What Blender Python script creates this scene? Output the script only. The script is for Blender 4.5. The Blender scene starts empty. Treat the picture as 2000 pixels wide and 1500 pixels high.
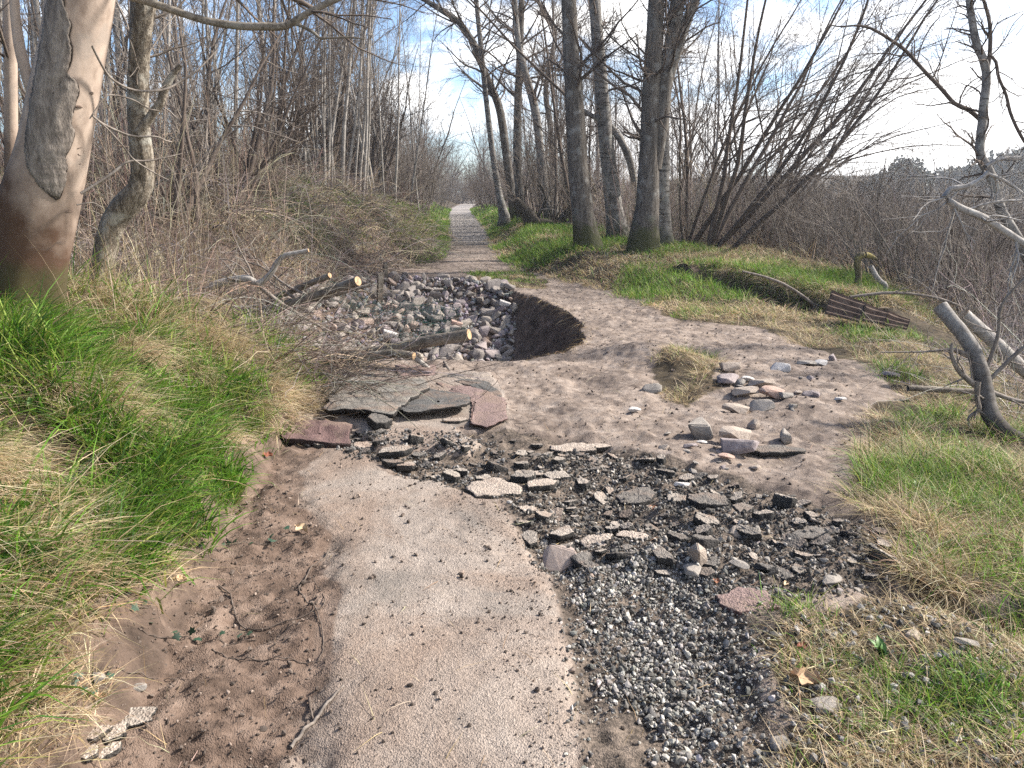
import bpy, bmesh, math
import numpy as np
from mathutils import Vector

SC = bpy.context.scene
COL = SC.collection
rad = math.radians
rng = np.random.default_rng(7)

# ------------------------------------------------------------------ camera, sky, sun, exposure
CAMZ, PITCH, FPX = 1.55, rad(13.9), 1511.0
cam_d = bpy.data.cameras.new("camera")
cam_d.sensor_width = 36.0
cam_d.lens = 36.0 * FPX / 2000.0
cam_d.clip_start = 0.05
cam_d.clip_end = 2000.0
cam = bpy.data.objects.new("camera", cam_d)
COL.objects.link(cam)
cam.location = (0, 0, CAMZ)
cam.rotation_euler = (rad(90) - PITCH, 0, 0)
SC.camera = cam

SUN_AZ, SUN_EL = 74.0, 38.0           # degrees clockwise from +Y, above the horizon
world = bpy.data.worlds.new("World")
SC.world = world
world.use_nodes = True
wt = world.node_tree
wt.nodes.clear()


def lk(nt, a, b):
    nt.links.new(a, b)


def nd(nt, kind, ins=None, **props):
    n = nt.nodes.new(kind)
    for k, v in props.items():
        setattr(n, k, v)
    for k, v in (ins or {}).items():
        s = n.inputs[k]
        if isinstance(v, bpy.types.NodeSocket):
            nt.links.new(v, s)
        else:
            s.default_value = v
    return n


def ramp(nt, fac, stops, interp='LINEAR'):
    n = nt.nodes.new('ShaderNodeValToRGB')
    n.color_ramp.interpolation = interp
    e = n.color_ramp.elements
    while len(e) < len(stops):
        e.new(0.5)
    for el, (p, c) in zip(e, stops):
        el.position = p
        if not isinstance(c, tuple):
            c = (c, c, c)
        el.color = (c[0], c[1], c[2], 1)
    nt.links.new(fac, n.inputs[0])
    return n.outputs[0]


def mixc(nt, fac, a, b, blend='MIX'):
    n = nt.nodes.new('ShaderNodeMix')
    n.data_type = 'RGBA'
    n.blend_type = blend
    for s, v in ((n.inputs[0], fac), (n.inputs[6], a), (n.inputs[7], b)):
        if isinstance(v, bpy.types.NodeSocket):
            nt.links.new(v, s)
        elif isinstance(v, tuple):
            s.default_value = (v[0], v[1], v[2], 1)
        else:
            s.default_value = v
    return n.outputs[2]


def mth(nt, op, a, b=None, c=None, clamp=False):
    n = nt.nodes.new('ShaderNodeMath')
    n.operation = op
    n.use_clamp = clamp
    for i, v in enumerate((a, b, c)):
        if v is None:
            continue
        if isinstance(v, bpy.types.NodeSocket):
            nt.links.new(v, n.inputs[i])
        else:
            n.inputs[i].default_value = v
    return n.outputs[0]


sky = nd(wt, 'ShaderNodeTexSky', sky_type='NISHITA')
sky.sun_disc = False
sky.sun_elevation = rad(SUN_EL)
sky.sun_rotation = rad(SUN_AZ)
sky.air_density = 1.0
sky.dust_density = 0.6
wtc = nd(wt, 'ShaderNodeTexCoord')
wmap = nd(wt, 'ShaderNodeMapping', {'Vector': wtc.outputs['Generated'], 'Scale': (1.6, 1.6, 4.2), 'Location': (0.35, 0.1, 0.2)})
wn = nd(wt, 'ShaderNodeTexNoise', {'Vector': wmap.outputs[0], 'Scale': 2.3, 'Detail': 9.0, 'Roughness': 0.58, 'Distortion': 0.35})
wsep = nd(wt, 'ShaderNodeSeparateXYZ', {0: wtc.outputs['Generated']})
# more cloud to the right (+X), where the photograph's sky is white, and low down
bias = mth(wt, 'MULTIPLY_ADD', wsep.outputs[0], 0.26, wn.outputs[0])
bias = mth(wt, 'MULTIPLY_ADD', wsep.outputs[2], -0.12, bias)
cmask = ramp(wt, bias, [(0.42, 0.0), (0.60, 1.0)], 'EASE')
ccol = ramp(wt, wn.outputs[0], [(0.38, (7.4, 7.5, 7.8)), (0.62, (11.6, 11.4, 11.0))])
skyc = mixc(wt, 1.0, sky.outputs[0], (0.76, 0.93, 1.14), 'MULTIPLY')
wcol = mixc(wt, cmask, skyc, ccol)
wbg = nd(wt, 'ShaderNodeBackground', {'Color': wcol, 'Strength': 0.083})
wo = nd(wt, 'ShaderNodeOutputWorld')
lk(wt, wbg.outputs[0], wo.inputs[0])

sun_d = bpy.data.lights.new("sun", 'SUN')
sun_d.energy = 5.0
sun_d.angle = rad(4.0)
sun_d.color = (1.0, 0.93, 0.84)
sun = bpy.data.objects.new("sun", sun_d)
COL.objects.link(sun)
_s = Vector((math.sin(rad(SUN_AZ)) * math.cos(rad(SUN_EL)), math.cos(rad(SUN_AZ)) * math.cos(rad(SUN_EL)), math.sin(rad(SUN_EL))))
sun.rotation_euler = _s.to_track_quat('Z', 'Y').to_euler()
sun.location = _s * 60

vs = SC.view_settings
vs.view_transform = 'Standard'
vs.look = 'None'
vs.exposure = 1.36
vs.gamma = 1.0
SC.cycles.max_bounces = 5
SC.cycles.diffuse_bounces = 3
SC.cycles.glossy_bounces = 2
SC.cycles.transmission_bounces = 3
SC.cycles.transparent_max_bounces = 4
SC.cycles.use_denoising = False
SC.cycles.sample_clamp_indirect = 3.0
SC.cycles.sample_clamp_direct = 5.0


# ------------------------------------------------------------------ numeric helpers
def sm(a, b, x):
    t = np.clip((x - a) / (b - a), 0, 1)
    return t * t * (3 - 2 * t)


def _h2(ix, iy, seed):
    n = (ix.astype(np.int64) * 374761393 + iy.astype(np.int64) * 668265263 + seed * 1442695041) & 0xFFFFFFFF
    n = ((n ^ (n >> 13)) * 1274126177) & 0xFFFFFFFF
    n = (n ^ (n >> 16)) & 0xFFFFFFFF
    return n / 4294967295.0


def vn2(x, y, seed=0):
    x = np.asarray(x, float); y = np.asarray(y, float)
    ix = np.floor(x); iy = np.floor(y)
    fx = x - ix; fy = y - iy
    ux = fx * fx * fx * (fx * (fx * 6 - 15) + 10); uy = fy * fy * fy * (fy * (fy * 6 - 15) + 10)
    a = _h2(ix, iy, seed); b = _h2(ix + 1, iy, seed); c = _h2(ix, iy + 1, seed); d = _h2(ix + 1, iy + 1, seed)
    return (a * (1 - ux) + b * ux) * (1 - uy) + (c * (1 - ux) + d * ux) * uy


def fbm(x, y, octv=4, seed=0, gain=0.5):
    s = 0; a = 1; t = 0
    c, s_ = math.cos(0.6), math.sin(0.6)
    for o in range(octv):
        s = s + a * (vn2(x, y, seed + o * 17) - 0.5)
        t += a
        a *= gain
        x, y = (c * x - s_ * y) * 2.03 + 5.1, (s_ * x + c * y) * 2.03 + 1.7
    return s / t * 2


def ip(y, ys, vs_):
    return np.interp(y, ys, vs_)


def poly_sd(x, y, poly):
    """signed distance to a polygon in plan, positive inside"""
    x = np.asarray(x, float); y = np.asarray(y, float)
    P = np.asarray(poly, float)
    d2 = np.full(x.shape, 1e9)
    ins = np.zeros(x.shape, bool)
    for i in range(len(P)):
        ax, ay = P[i]; bx, by = P[(i + 1) % len(P)]
        ex, ey = bx - ax, by - ay
        t = np.clip(((x - ax) * ex + (y - ay) * ey) / (ex * ex + ey * ey + 1e-12), 0, 1)
        d2 = np.minimum(d2, (x - ax - t * ex) ** 2 + (y - ay - t * ey) ** 2)
        c = ((ay > y) != (by > y)) & (x < (bx - ax) * (y - ay) / ((by - ay) if by != ay else 1e-12) + ax)
        ins ^= c
    d = np.sqrt(d2)
    return np.where(ins, d, -d)


def seg_d(x, y, a, b):
    ex, ey = b[0] - a[0], b[1] - a[1]
    t = np.clip(((x - a[0]) * ex + (y - a[1]) * ey) / (ex * ex + ey * ey), 0, 1)
    dx = x - a[0] - t * ex; dy = y - a[1] - t * ey
    side = np.sign(ex * (y - a[1]) - ey * (x - a[0]))
    return np.sqrt(dx * dx + dy * dy), side


# ------------------------------------------------------------------ the lie of the land
PIT = [(-3.0, 7.9), (-1.5, 7.3), (-.5, 7.2), (0.05, 7.2), (.55, 7.6), (.82, 8.4), (.84, 9.4), (.68, 10.6), (.15, 12.3), (-.6, 13.6), (-1.6, 14.1),
       (-2.7, 14.0), (-3.2, 11.5)]


def xl_(y):
    return ip(y, [0, 2.3, 3.6, 4.9, 6.4, 8, 10, 14, 19, 25, 33, 55, 80, 130, 400],
              [-1.05, -1.15, -1.36, -1.43, -1.6, -2.5, -3.0, -2.9, -1.75, -2.1, -2.8, -4.6, -6.2, -8.0, -12])


def xr_(y):
    return ip(y, [0, 9, 9.8, 11.8, 14, 16.3, 20, 33, 55, 80, 130, 400], [2.3, 2.3, 2.2, 1.7, .9, .05, -.35, -1.0, -2.6, -4.2, -5.6, -9])


def H0(x, y):
    x = np.asarray(x, float); y = np.asarray(y, float)
    xl = xl_(y)
    hb = ip(y, [0, 3, 5, 7, 9, 13, 18, 25, 40, 70, 100], [.72, .76, .74, .66, .95, 1.58, 1.80, 1.62, 1.35, 1.2, 1.0])
    wd = ip(y, [0, 4, 7, 9, 13, 18, 25, 60], [1.9, 1.7, 2.0, 2.5, 2.6, 2.7, 2.6, 4])
    u = (xl - x) / wd
    z = hb * (0.55 * sm(0, 0.5, u) + 0.45 * sm(0.2, 1.15, u))
    # steep eroded foot of the left mound past the pit
    z = z + .13 * sm(0, .10, u) * sm(9, 7, y) * (1 + .8 * fbm(y * 1.4, y * .1, 2, 8))
    z = z + 0.22 * sm(0, .25, u) * sm(9, 11.5, y) * sm(19, 15.5, y)
    # right tree bank
    hr = ip(y, [0, 9.6, 10.5, 12, 16, 22, 28, 36, 60, 120], [0, 0, .06, .22, .41, .5, .6, .6, .4, .2])
    z = z + hr * sm(0, 1.2, x - xr_(y))
    # right ground falls to the wet scrub
    xf = ip(y, [0, 2.6, 4, 6, 8, 10, 13, 16, 20, 30, 60], [1.6, 1.9, 2.3, 3.0, 3.9, 5.0, 5.6, 5.0, 4.2, 4.5, 6])
    dep = ip(y, [0, 3, 8, 12, 20, 60], [.45, .5, .9, 1.2, 1.4, 1.4])
    z = z - dep * sm(0, 3.6, x - xf)
    # undercut channel in front of the grassy berm on the right
    d, side = seg_d(x, y, (3.05, 12.4), (4.3, 9.9))
    z = z - .52 * np.exp(-(d / .20) ** 2) + .17 * np.exp(-((d - .5) / .35) ** 2) * (side > 0)
    # small ditch at the near right
    d, side = seg_d(x, y, (1.55, 2.85), (2.3, 2.45))
    z = z - .12 * np.exp(-(d / .12) ** 2)
    # far rise on the right
    z = z + 8.0 * sm(95, 260, y) * sm(5, 70, x) + 2.0 * sm(60, 200, y) * sm(-10, -60, x)
    # broad trodden hollows and humps of the dirt path
    near = sm(22, 14, y)
    z = z + near * .05 * fbm(x * .9, y * .7, 3, 3) * sm(-1.5, 0, x)
    d, side = seg_d(x, y, (1.25, 7.4), (1.75, 6.5))
    z = z + .09 * np.exp(-(d / .32) ** 2)
    # the washed-out pit
    di = poly_sd(x, y, PIT)
    di = di + .09 * fbm(x * 2.5, y * 2.5, 5, 9, .6)
    zf = -1.12 + np.maximum(0, y - 8.6) * .195 + .55 * sm(-2.1, -3.3, x)
    zf = np.minimum(zf, .0)
    wall = np.clip(di / .62, 0, 1)
    wall = 1 - (1 - wall) ** 2.0
    wall = np.where(x > -.6, wall, sm(0, .55, di))
    z = np.where(di > 0, z + (np.minimum(zf, z) - z) * wall, z)
    return z


def ray(px, py):
    u = (px - 1000.0) / FPX; v = (750.0 - py) / FPX
    return np.array([u, math.cos(PITCH) + v * math.sin(PITCH), -math.sin(PITCH) + v * math.cos(PITCH)])


def at(px, py, y):
    """the point at world distance y seen at that place in the photograph"""
    r = ray(px, py)
    return np.array([0, 0, CAMZ]) + r * (y / r[1])


_TS = np.concatenate([np.arange(1.2, 12, .01), np.geomspace(12, 250, 1200)])


def G(px, py):
    r = ray(px, py)
    t = _TS / r[1]
    z = CAMZ + r[2] * t
    g = H0(r[0] * t, r[1] * t)
    i = np.argmax(z <= g) if np.any(z <= g) else len(t) - 1
    return np.array([r[0] * t[i], r[1] * t[i], g[i]])


def GP(pts):
    return [tuple(G(*p)[:2]) for p in pts]


ASPH = GP([(560, 1700), (610, 1500), (625, 1300), (645, 1150), (655, 1060), (600, 1005), (540, 935), (560, 878), (690, 878), (765, 925), (860, 945), (985, 985),
           (1010, 1020), (1040, 1085), (1090, 1160), (1120, 1300), (1140, 1500), (1150, 1700)])
ASPH2 = GP([(700, 845), (760, 835), (880, 828), (945, 868), (930, 893), (830, 885), (740, 880)])
ASPH3 = GP([(640, 800), (680, 735), (760, 715), (960, 730), (1000, 800), (990, 840), (900, 835), (700, 845)])
GRAV = GP([(985, 985), (1090, 950), (1300, 940), (1420, 950), (1640, 1005), (1770, 1055), (1720, 1130), (1500, 1165), (1410, 1230), (1480, 1400), (1460, 1700),
           (1130, 1700), (1120, 1300), (1090, 1160), (1040, 1085)])
BROK = GP([(560, 850), (700, 840), (860, 835), (1010, 845), (1120, 855), (1300, 890), (1420, 930), (1640, 1005), (1420, 1000), (1090, 990), (985, 990), (860, 950), (765, 928), (690, 880)])
DIRT = GP([(430, 1010), (560, 850), (640, 740), (760, 706), (1000, 704), (1140, 672), (1120, 615), (1010, 560), (900, 530), (872, 500), (950, 480), (1000, 522), (1180, 575),
           (1290, 615), (1500, 650), (1690, 720), (1700, 800), (1655, 950), (1760, 1140), (1490, 1240), (1500, 1700), (150, 1700), (240, 1300), (340, 1120)])
MUD = GP([(385, 1005), (450, 915), (555, 905), (610, 1005), (660, 1060), (650, 1150), (630, 1300), (610, 1500), (590, 1700), (-60, 1700), (110, 1300), (250, 1120)])
GRR = GP([(1290, 620), (1480, 640), (1700, 715), (1760, 770), (1700, 800), (1655, 950), (1750, 1130), (1830, 1160), (2000, 1190), (2300, 1190)]) + [(7, 3.5), (9, 9), (6, 14), (3, 14)]
GRN = GP([(1480, 1250), (1600, 1185), (1800, 1165), (1950, 1195), (2150, 1260), (2200, 1700), (1500, 1700), (1530, 1400)])
GRX = [(1.5, .3), (6, .3), (6, 3.3), (2.6, 3.1), (1.85, 2.7), (1.62, 2.3)]
HUMP = GP([(1285, 695), (1340, 682), (1400, 695), (1405, 755), (1340, 795), (1275, 760)])
PITTOP = GP([(905, 533), (1000, 528), (1070, 550), (1060, 566), (990, 562), (930, 548)])


def masks(x, y):
    e = .05 * fbm(x * 4, y * 4, 4, 21)
    m = {}
    m['asph'] = np.maximum.reduce([sm(-.06, .09, poly_sd(x, y, ASPH) + 1.5 * e), sm(-.04, .05, poly_sd(x, y, ASPH2) + e), sm(-.04, .05, poly_sd(x, y, ASPH3) + e)])
    m['grav'] = np.maximum(sm(-.08, .08, poly_sd(x, y, GRAV) + .05 + 1.8 * e), sm(-.06, .08, poly_sd(x, y, BROK) + 1.5 * e)) * (1 - m['asph'])
    far = (y > 15)
    pathfar = sm(0, .35, x - xl_(y)) * sm(0, .35, xr_(y) + .15 - x)
    m['grav'] = np.maximum(m['grav'], pathfar * .75 * sm(17, 26, y) * sm(60, 40, y))
    m['pave'] = pathfar * np.maximum(sm(42, 62, y), .55 * sm(18, 27, y))
    left = sm(.02, -.16, x - xl_(y) + 2 * e + .24 * sm(5.2, 3.4, y)) * np.where((y > 7.2) & (y < 17), .75, 1)
    gr = np.maximum.reduce([left, sm(-.1, .12, poly_sd(x, y, GRR) + 2 * e), sm(-.12, .15, poly_sd(x, y, GRN) + 2.5 * e), sm(-.1, .1, poly_sd(x, y, HUMP) + 2 * e), sm(-.1, .1, poly_sd(x, y, GRX) + 2 * e),
                            sm(-.1, .1, poly_sd(x, y, PITTOP) + 2 * e), sm(-.1, .35, x - xr_(y) + 3 * e) * sm(9, 10.5, y), sm(3.0, 5.0, x)])
    m['grass'] = gr
    m['mud'] = sm(-.12, .12, poly_sd(x, y, MUD) + 2.4 * e + .07 * fbm(x * 1.6 + 3, y * 1.6, 3, 23))
    m['mud'] = np.maximum(m['mud'], sm(.34, .12, x - xl_(y) + 2 * e) * sm(5.6, 4.8, y))
    m['dirt'] = sm(-.05, .05, np.maximum(poly_sd(x, y, DIRT), (pathfar - .5) * (y > 14.5)) + e) * (1 - .9 * gr)
    m['pit'] = sm(-.05, .12, poly_sd(x, y, PIT))
    return m


def HF(x, y, m=None):
    """ground height with the fine relief"""
    if m is None:
        m = masks(x, y)
    z = H0(x, y)
    near = sm(30, 8, y)
    a = m['asph'] * (1 - m['mud'])
    rough = near * (.010 + .019 * m['dirt'] + .02 * m['grass'] + .012 * m['mud'] + .02 * m['pit'] + .018 * m['grav'])
    rough = rough * (1 - .8 * a)
    z = z + rough * fbm(x * 3.2, y * 3.2, 5, 31, .55) * 1.4
    z = z + near * (.004 + .007 * m['mud'] + .005 * m['grav'] + .007 * m['dirt']) * (1 - .7 * a) * fbm(x * 17, y * 17, 4, 41, .6) * 1.5
    # clods: sharp little bumps
    c = vn2(x * 30, y * 30, 55)
    z = z + near * .010 * (m['mud'] * .8 + m['grav'] * .7 + m['dirt'] * .55) * np.maximum(0, c - .66) / .34 * (1 - .8 * a)
    z = z - .025 * m['grav'] * sm(20, 10, y) + .02 * a
    z = z + (.05 + .09 * (x < -1.2) * (y < 7.5)) * m['grass'] * near * (fbm(x * 2.0, y * 2.0, 3, 61))
    return z


def hz(x, y):
    return float(HF(np.array([x]), np.array([y]))[0])


# ------------------------------------------------------------------ mesh building
def tag(o, label=None, cat=None, group=None, kind=None):
    if label: o['label'] = label
    if cat: o['category'] = cat
    if group: o['group'] = group
    if kind: o['kind'] = kind
    return o


def empty(name, loc, label, cat, group=None):
    o = bpy.data.objects.new(name, None)
    o.empty_display_size = .1
    COL.objects.link(o)
    o.location = loc
    return tag(o, label, cat, group)


def link(name, me, mat=None, parent=None, loc=(0, 0, 0)):
    o = bpy.data.objects.new(name, me)
    COL.objects.link(o)
    o.location = loc
    if mat and not me.materials:
        me.materials.append(mat)
    if parent is not None:
        o.parent = parent
    return o


def mesh_np(name, V, Q=None, T=None, col=None, smooth=True, attrs=None):
    me = bpy.data.meshes.new(name)
    V = np.asarray(V, np.float32)
    nq = 0 if Q is None else len(Q); nt_ = 0 if T is None else len(T)
    me.vertices.add(len(V)); me.vertices.foreach_set('co', V.ravel())
    parts = []; st = []
    if nq:
        parts.append(np.asarray(Q, np.int32).ravel()); st.append(np.arange(nq, dtype=np.int32) * 4)
    if nt_:
        parts.append(np.asarray(T, np.int32).ravel()); st.append(nq * 4 + np.arange(nt_, dtype=np.int32) * 3)
    L = np.concatenate(parts)
    me.loops.add(len(L)); me.loops.foreach_set('vertex_index', L)
    me.polygons.add(nq + nt_); me.polygons.foreach_set('loop_start', np.concatenate(st))
    me.polygons.foreach_set('use_smooth', np.full(nq + nt_, smooth))
    if col is not None:
        a = me.attributes.new('col', 'FLOAT_COLOR', 'POINT')
        c = np.ones((len(V), 4), np.float32); c[:, :3] = col
        a.data.foreach_set('color', c.ravel())
    for k, v in (attrs or {}).items():
        a = me.attributes.new(k, 'FLOAT', 'POINT'); a.data.foreach_set('value', np.asarray(v, np.float32))
    me.update(calc_edges=True)
    return me


def tubes(P, R, sides=4, wob=0, close=True):
    """many tubes at once: P (N,k,3) centre lines, R (N,k) radii -> verts, quads"""
    P = np.asarray(P, float); R = np.asarray(R, float)
    N, k = R.shape
    T = np.gradient(P, axis=1)
    T /= np.linalg.norm(T, axis=2, keepdims=True) + 1e-9
    D = P[:, -1] - P[:, 0]
    D /= np.linalg.norm(D, axis=1, keepdims=True) + 1e-9
    A = np.where((np.abs(D[:, 2:3]) < .75), np.array([[0, 0, 1.]]), np.array([[1., 0, 0]]))[:, None, :]
    U = A - T * (A * T).sum(2, keepdims=True)
    U /= np.linalg.norm(U, axis=2, keepdims=True) + 1e-9
    W = np.cross(T, U)
    th = np.arange(sides) / sides * 2 * math.pi
    Rr = R[:, :, None]
    if wob:
        ii = np.arange(k)[None, :, None] * .7; jj = th[None, None, :]
        s0 = np.arange(N)[:, None, None] * 13.7
        Rr = Rr * (1 + wob * fbm(np.cos(jj) * 1.2 + s0, np.sin(jj) * 1.2 + ii, 3, 5))
    else:
        Rr = np.repeat(Rr, sides, 2)
    V = P[:, :, None, :] + Rr[..., None] * (np.cos(th)[None, None, :, None] * U[:, :, None, :] + np.sin(th)[None, None, :, None] * W[:, :, None, :])
    idx = np.arange(N * k * sides).reshape(N, k, sides)
    nx = np.roll(idx, -1, 2)
    Q = np.stack([idx[:, :-1], nx[:, :-1], nx[:, 1:], idx[:, 1:]], -1).reshape(-1, 4)
    return V.reshape(-1, 3), Q


class Acc:
    def __init__(s): s.V = []; s.Q = []; s.T = []; s.C = []; s.n = 0; s.has = False

    def add(s, V, Q=None, T=None, col=None):
        V = np.asarray(V, float)
        s.V.append(V)
        if Q is not None and len(Q): s.Q.append(np.asarray(Q) + s.n)
        if T is not None and len(T): s.T.append(np.asarray(T) + s.n)
        c = np.ones((len(V), 3))
        if col is not None:
            c[:] = col; s.has = True
        s.C.append(c)
        s.n += len(V)
        return s

    def mesh(s, name, smooth=True, off=None):
        V = np.concatenate(s.V)
        if off is not None: V = V - np.asarray(off)
        return mesh_np(name, V, np.concatenate(s.Q) if s.Q else None, np.concatenate(s.T) if s.T else None, np.concatenate(s.C) if s.has else None, smooth)


def resample(pts, n):
    P = np.asarray(pts, float)
    d = np.r_[0, np.cumsum(np.linalg.norm(np.diff(P[:, :3], axis=0), axis=1))]
    t = np.linspace(0, d[-1], n)
    # smooth (Catmull-Rom) interpolation
    out = np.empty((n, P.shape[1]))
    Pp = np.vstack([2 * P[0] - P[1], P, 2 * P[-1] - P[-2]])
    i = np.clip(np.searchsorted(d, t, 'right') - 1, 0, len(P) - 2)
    u = ((t - d[i]) / (d[i + 1] - d[i] + 1e-9))[:, None]
    p0, p1, p2, p3 = Pp[i], Pp[i + 1], Pp[i + 2], Pp[i + 3]
    out = .5 * ((2 * p1) + (-p0 + p2) * u + (2 * p0 - 5 * p1 + 4 * p2 - p3) * u * u + (-p0 + 3 * p1 - 3 * p2 + p3) * u ** 3)
    return out


def grow(P, R, n, t0, t1, ang, ln, rr, k, wig, trop, rg, lvar=.35, angv=.3, rmin=.0018, tip=.3, lab=None, tshape=.55):
    """child branches along every parent polyline"""
    P = np.asarray(P, float)
    N, K = R.shape
    pi_ = np.repeat(np.arange(N), n)
    M = len(pi_)
    t = rg.uniform(t0, t1, M)
    f = t * (K - 1)
    i = np.clip(f.astype(int), 0, K - 2); u = (f - i)[:, None]
    pos = P[pi_, i] * (1 - u) + P[pi_, i + 1] * u
    tg = P[pi_, i + 1] - P[pi_, i]
    tg /= np.linalg.norm(tg, axis=1, keepdims=True) + 1e-9
    rp = R[pi_, i] * (1 - u[:, 0]) + R[pi_, i + 1] * u[:, 0]
    L = np.linalg.norm(np.diff(P, axis=1), axis=2).sum(1)[pi_]
    cl = (L * ln if lab is None else lab) * (1 - tshape * t) * rg.uniform(1 - lvar, 1 + lvar, M)
    rv = rg.normal(size=(M, 3)); rv -= tg * (rv * tg).sum(1, keepdims=True)
    rv /= np.linalg.norm(rv, axis=1, keepdims=True) + 1e-9
    a = ang * (1 + angv * rg.normal(size=M))[:, None]
    d = np.cos(a) * tg + np.sin(a) * rv
    C = np.empty((M, k, 3)); C[:, 0] = pos
    st = (cl / (k - 1))[:, None]
    trop = np.asarray(trop, float)
    for j in range(1, k):
        C[:, j] = C[:, j - 1] + d * st
        d = d + wig * rg.normal(size=(M, 3)) + trop
        d /= np.linalg.norm(d, axis=1, keepdims=True) + 1e-9
    r0 = np.maximum(rp * rr, rmin * 1.3)
    RR = r0[:, None] * np.linspace(1, tip, k)[None, :]
    RR = np.maximum(RR, rmin)
    return C, RR


def copy_thing(root, loc, rz=0, sc=(1, 1, 1), label=None, tilt=(0, 0)):
    c = root.copy(); COL.objects.link(c)
    c.location = loc; c.rotation_euler = (tilt[0], tilt[1], rz); c.scale = sc
    if label: c['label'] = label
    for ch in root.children:
        d = ch.copy(); COL.objects.link(d); d.parent = c
    return c


# ------------------------------------------------------------------ materials
def newmat(name, rough=.9):
    m = bpy.data.materials.new(name); m.use_nodes = True
    nt = m.node_tree
    b = nt.nodes['Principled BSDF']
    b.inputs['Roughness'].default_value = rough
    b.inputs['Specular IOR Level'].default_value = .25
    return m, nt, b


def noise(nt, vec, scale, detail=5, rough=.55, dist=0):
    return nd(nt, 'ShaderNodeTexNoise', {'Vector': vec, 'Scale': scale, 'Detail': detail, 'Roughness': rough, 'Distortion': dist}).outputs[0]


def bump(nt, b, h, strength=.5, dist=.01):
    n = nd(nt, 'ShaderNodeBump', {'Height': h, 'Strength': strength, 'Distance': dist})
    lk(nt, n.outputs[0], b.inputs['Normal'])


def attr(nt, name, col=False):
    a = nt.nodes.new('ShaderNodeAttribute'); a.attribute_name = name
    return a.outputs['Color' if col else 'Fac']


def ground_material():
    m, nt, b = newmat("weathered_ground", .95)
    co = nd(nt, 'ShaderNodeTexCoord').outputs['Object']
    n1 = noise(nt, co, 1.6, 8, .6); n2 = noise(nt, co, 14, 6, .6); n3 = noise(nt, co, 85, 4, .6); n4 = noise(nt, co, 5, 6, .65, .4)
    vo = nd(nt, 'ShaderNodeTexVoronoi', {'Vector': co, 'Scale': 210.0}); vo2 = nd(nt, 'ShaderNodeTexVoronoi', {'Vector': co, 'Scale': 45.0})

    def edge(name, k=.55):
        s = mth(nt, 'MULTIPLY_ADD', mth(nt, 'SUBTRACT', n2, .5), k, attr(nt, name))
        return nd(nt, 'ShaderNodeMapRange', {'Value': s, 'From Min': .36, 'From Max': .64}, interpolation_type='SMOOTHSTEP').outputs[0]
    mixn = mth(nt, 'MULTIPLY_ADD', n2, .45, mth(nt, 'MULTIPLY', n4, .6))
    dirt = ramp(nt, mixn, [(.36, (.075, .057, .046)), (.5, (.185, .146, .120)), (.66, (.29, .24, .203))])
    dirt = mixc(nt, ramp(nt, n3, [(.56, 0.), (.68, .55)]), dirt, (.07, .048, .038))
    n5 = noise(nt, co, .9, 9, .68, .8)
    dirt = mixc(nt, ramp(nt, n5, [(.50, 0.), (.63, .85)]), dirt, mixc(nt, n2, (.05, .038, .032), (.13, .10, .083)))
    grit = ramp(nt, mth(nt, 'MULTIPLY_ADD', n2, .5, mth(nt, 'MULTIPLY', n3, .5)), [(.38, (.026, .021, .017)), (.5, (.088, .070, .056)), (.6, (.17, .135, .108))])
    mud = ramp(nt, mixn, [(.36, (.038, .025, .018)), (.52, (.118, .082, .062)), (.68, (.21, .155, .122))])
    asph = ramp(nt, mth(nt, 'MULTIPLY_ADD', n1, .7, mth(nt, 'MULTIPLY', n4, .35)), [(.40, (.165, .144, .126)), (.52, (.252, .213, .183)), (.62, (.29, .247, .213))])
    asph = mixc(nt, ramp(nt, n5, [(.44, 0.), (.60, .75)]), asph, mixc(nt, n2, (.14, .100, .077), (.25, .184, .142)))
    spk = ramp(nt, nd(nt, 'ShaderNodeSeparateColor', {0: vo.outputs['Color']}).outputs[0], [(.0, .55), (.35, .9), (.8, 1.08), (1., 1.3)])
    asph = mixc(nt, .85, asph, spk, 'MULTIPLY')
    asph = mixc(nt, ramp(nt, n3, [(.6, 0.), (.72, .6)]), asph, (.05, .04, .035))
    grs = ramp(nt, n2, [(.35, (.022, .016, .010)), (.55, (.06, .045, .026)), (.7, (.10, .075, .045))])
    red = ramp(nt, n3, [(.3, (.05, .028, .028)), (.5, (.15, .075, .07)), (.68, (.27, .17, .155))])
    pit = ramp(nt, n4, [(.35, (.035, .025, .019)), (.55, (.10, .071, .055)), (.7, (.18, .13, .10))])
    c = mixc(nt, edge('mud'), dirt, mud)
    c = mixc(nt, edge('grav', .9), c, grit)
    c = mixc(nt, mth(nt, 'MULTIPLY', edge('asph', .5), mth(nt, 'SUBTRACT', 1.0, mth(nt, 'MULTIPLY', edge('mud'), .9))), c, asph)
    c = mixc(nt, edge('pave', .2), c, (.27, .245, .225))
    c = mixc(nt, edge('red', .5), c, red)
    c = mixc(nt, edge('grass', .8), c, grs)
    c = mixc(nt, edge('damp_shade', .6), c, pit)
    lk(nt, c, b.inputs['Base Color'])
    h = mth(nt, 'MULTIPLY_ADD', n3, .5, mth(nt, 'MULTIPLY', n2, 1.0))
    h = mth(nt, 'MULTIPLY_ADD', vo.outputs['Distance'], .25, h)
    bump(nt, b, h, .8, .016)
    return m


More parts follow.
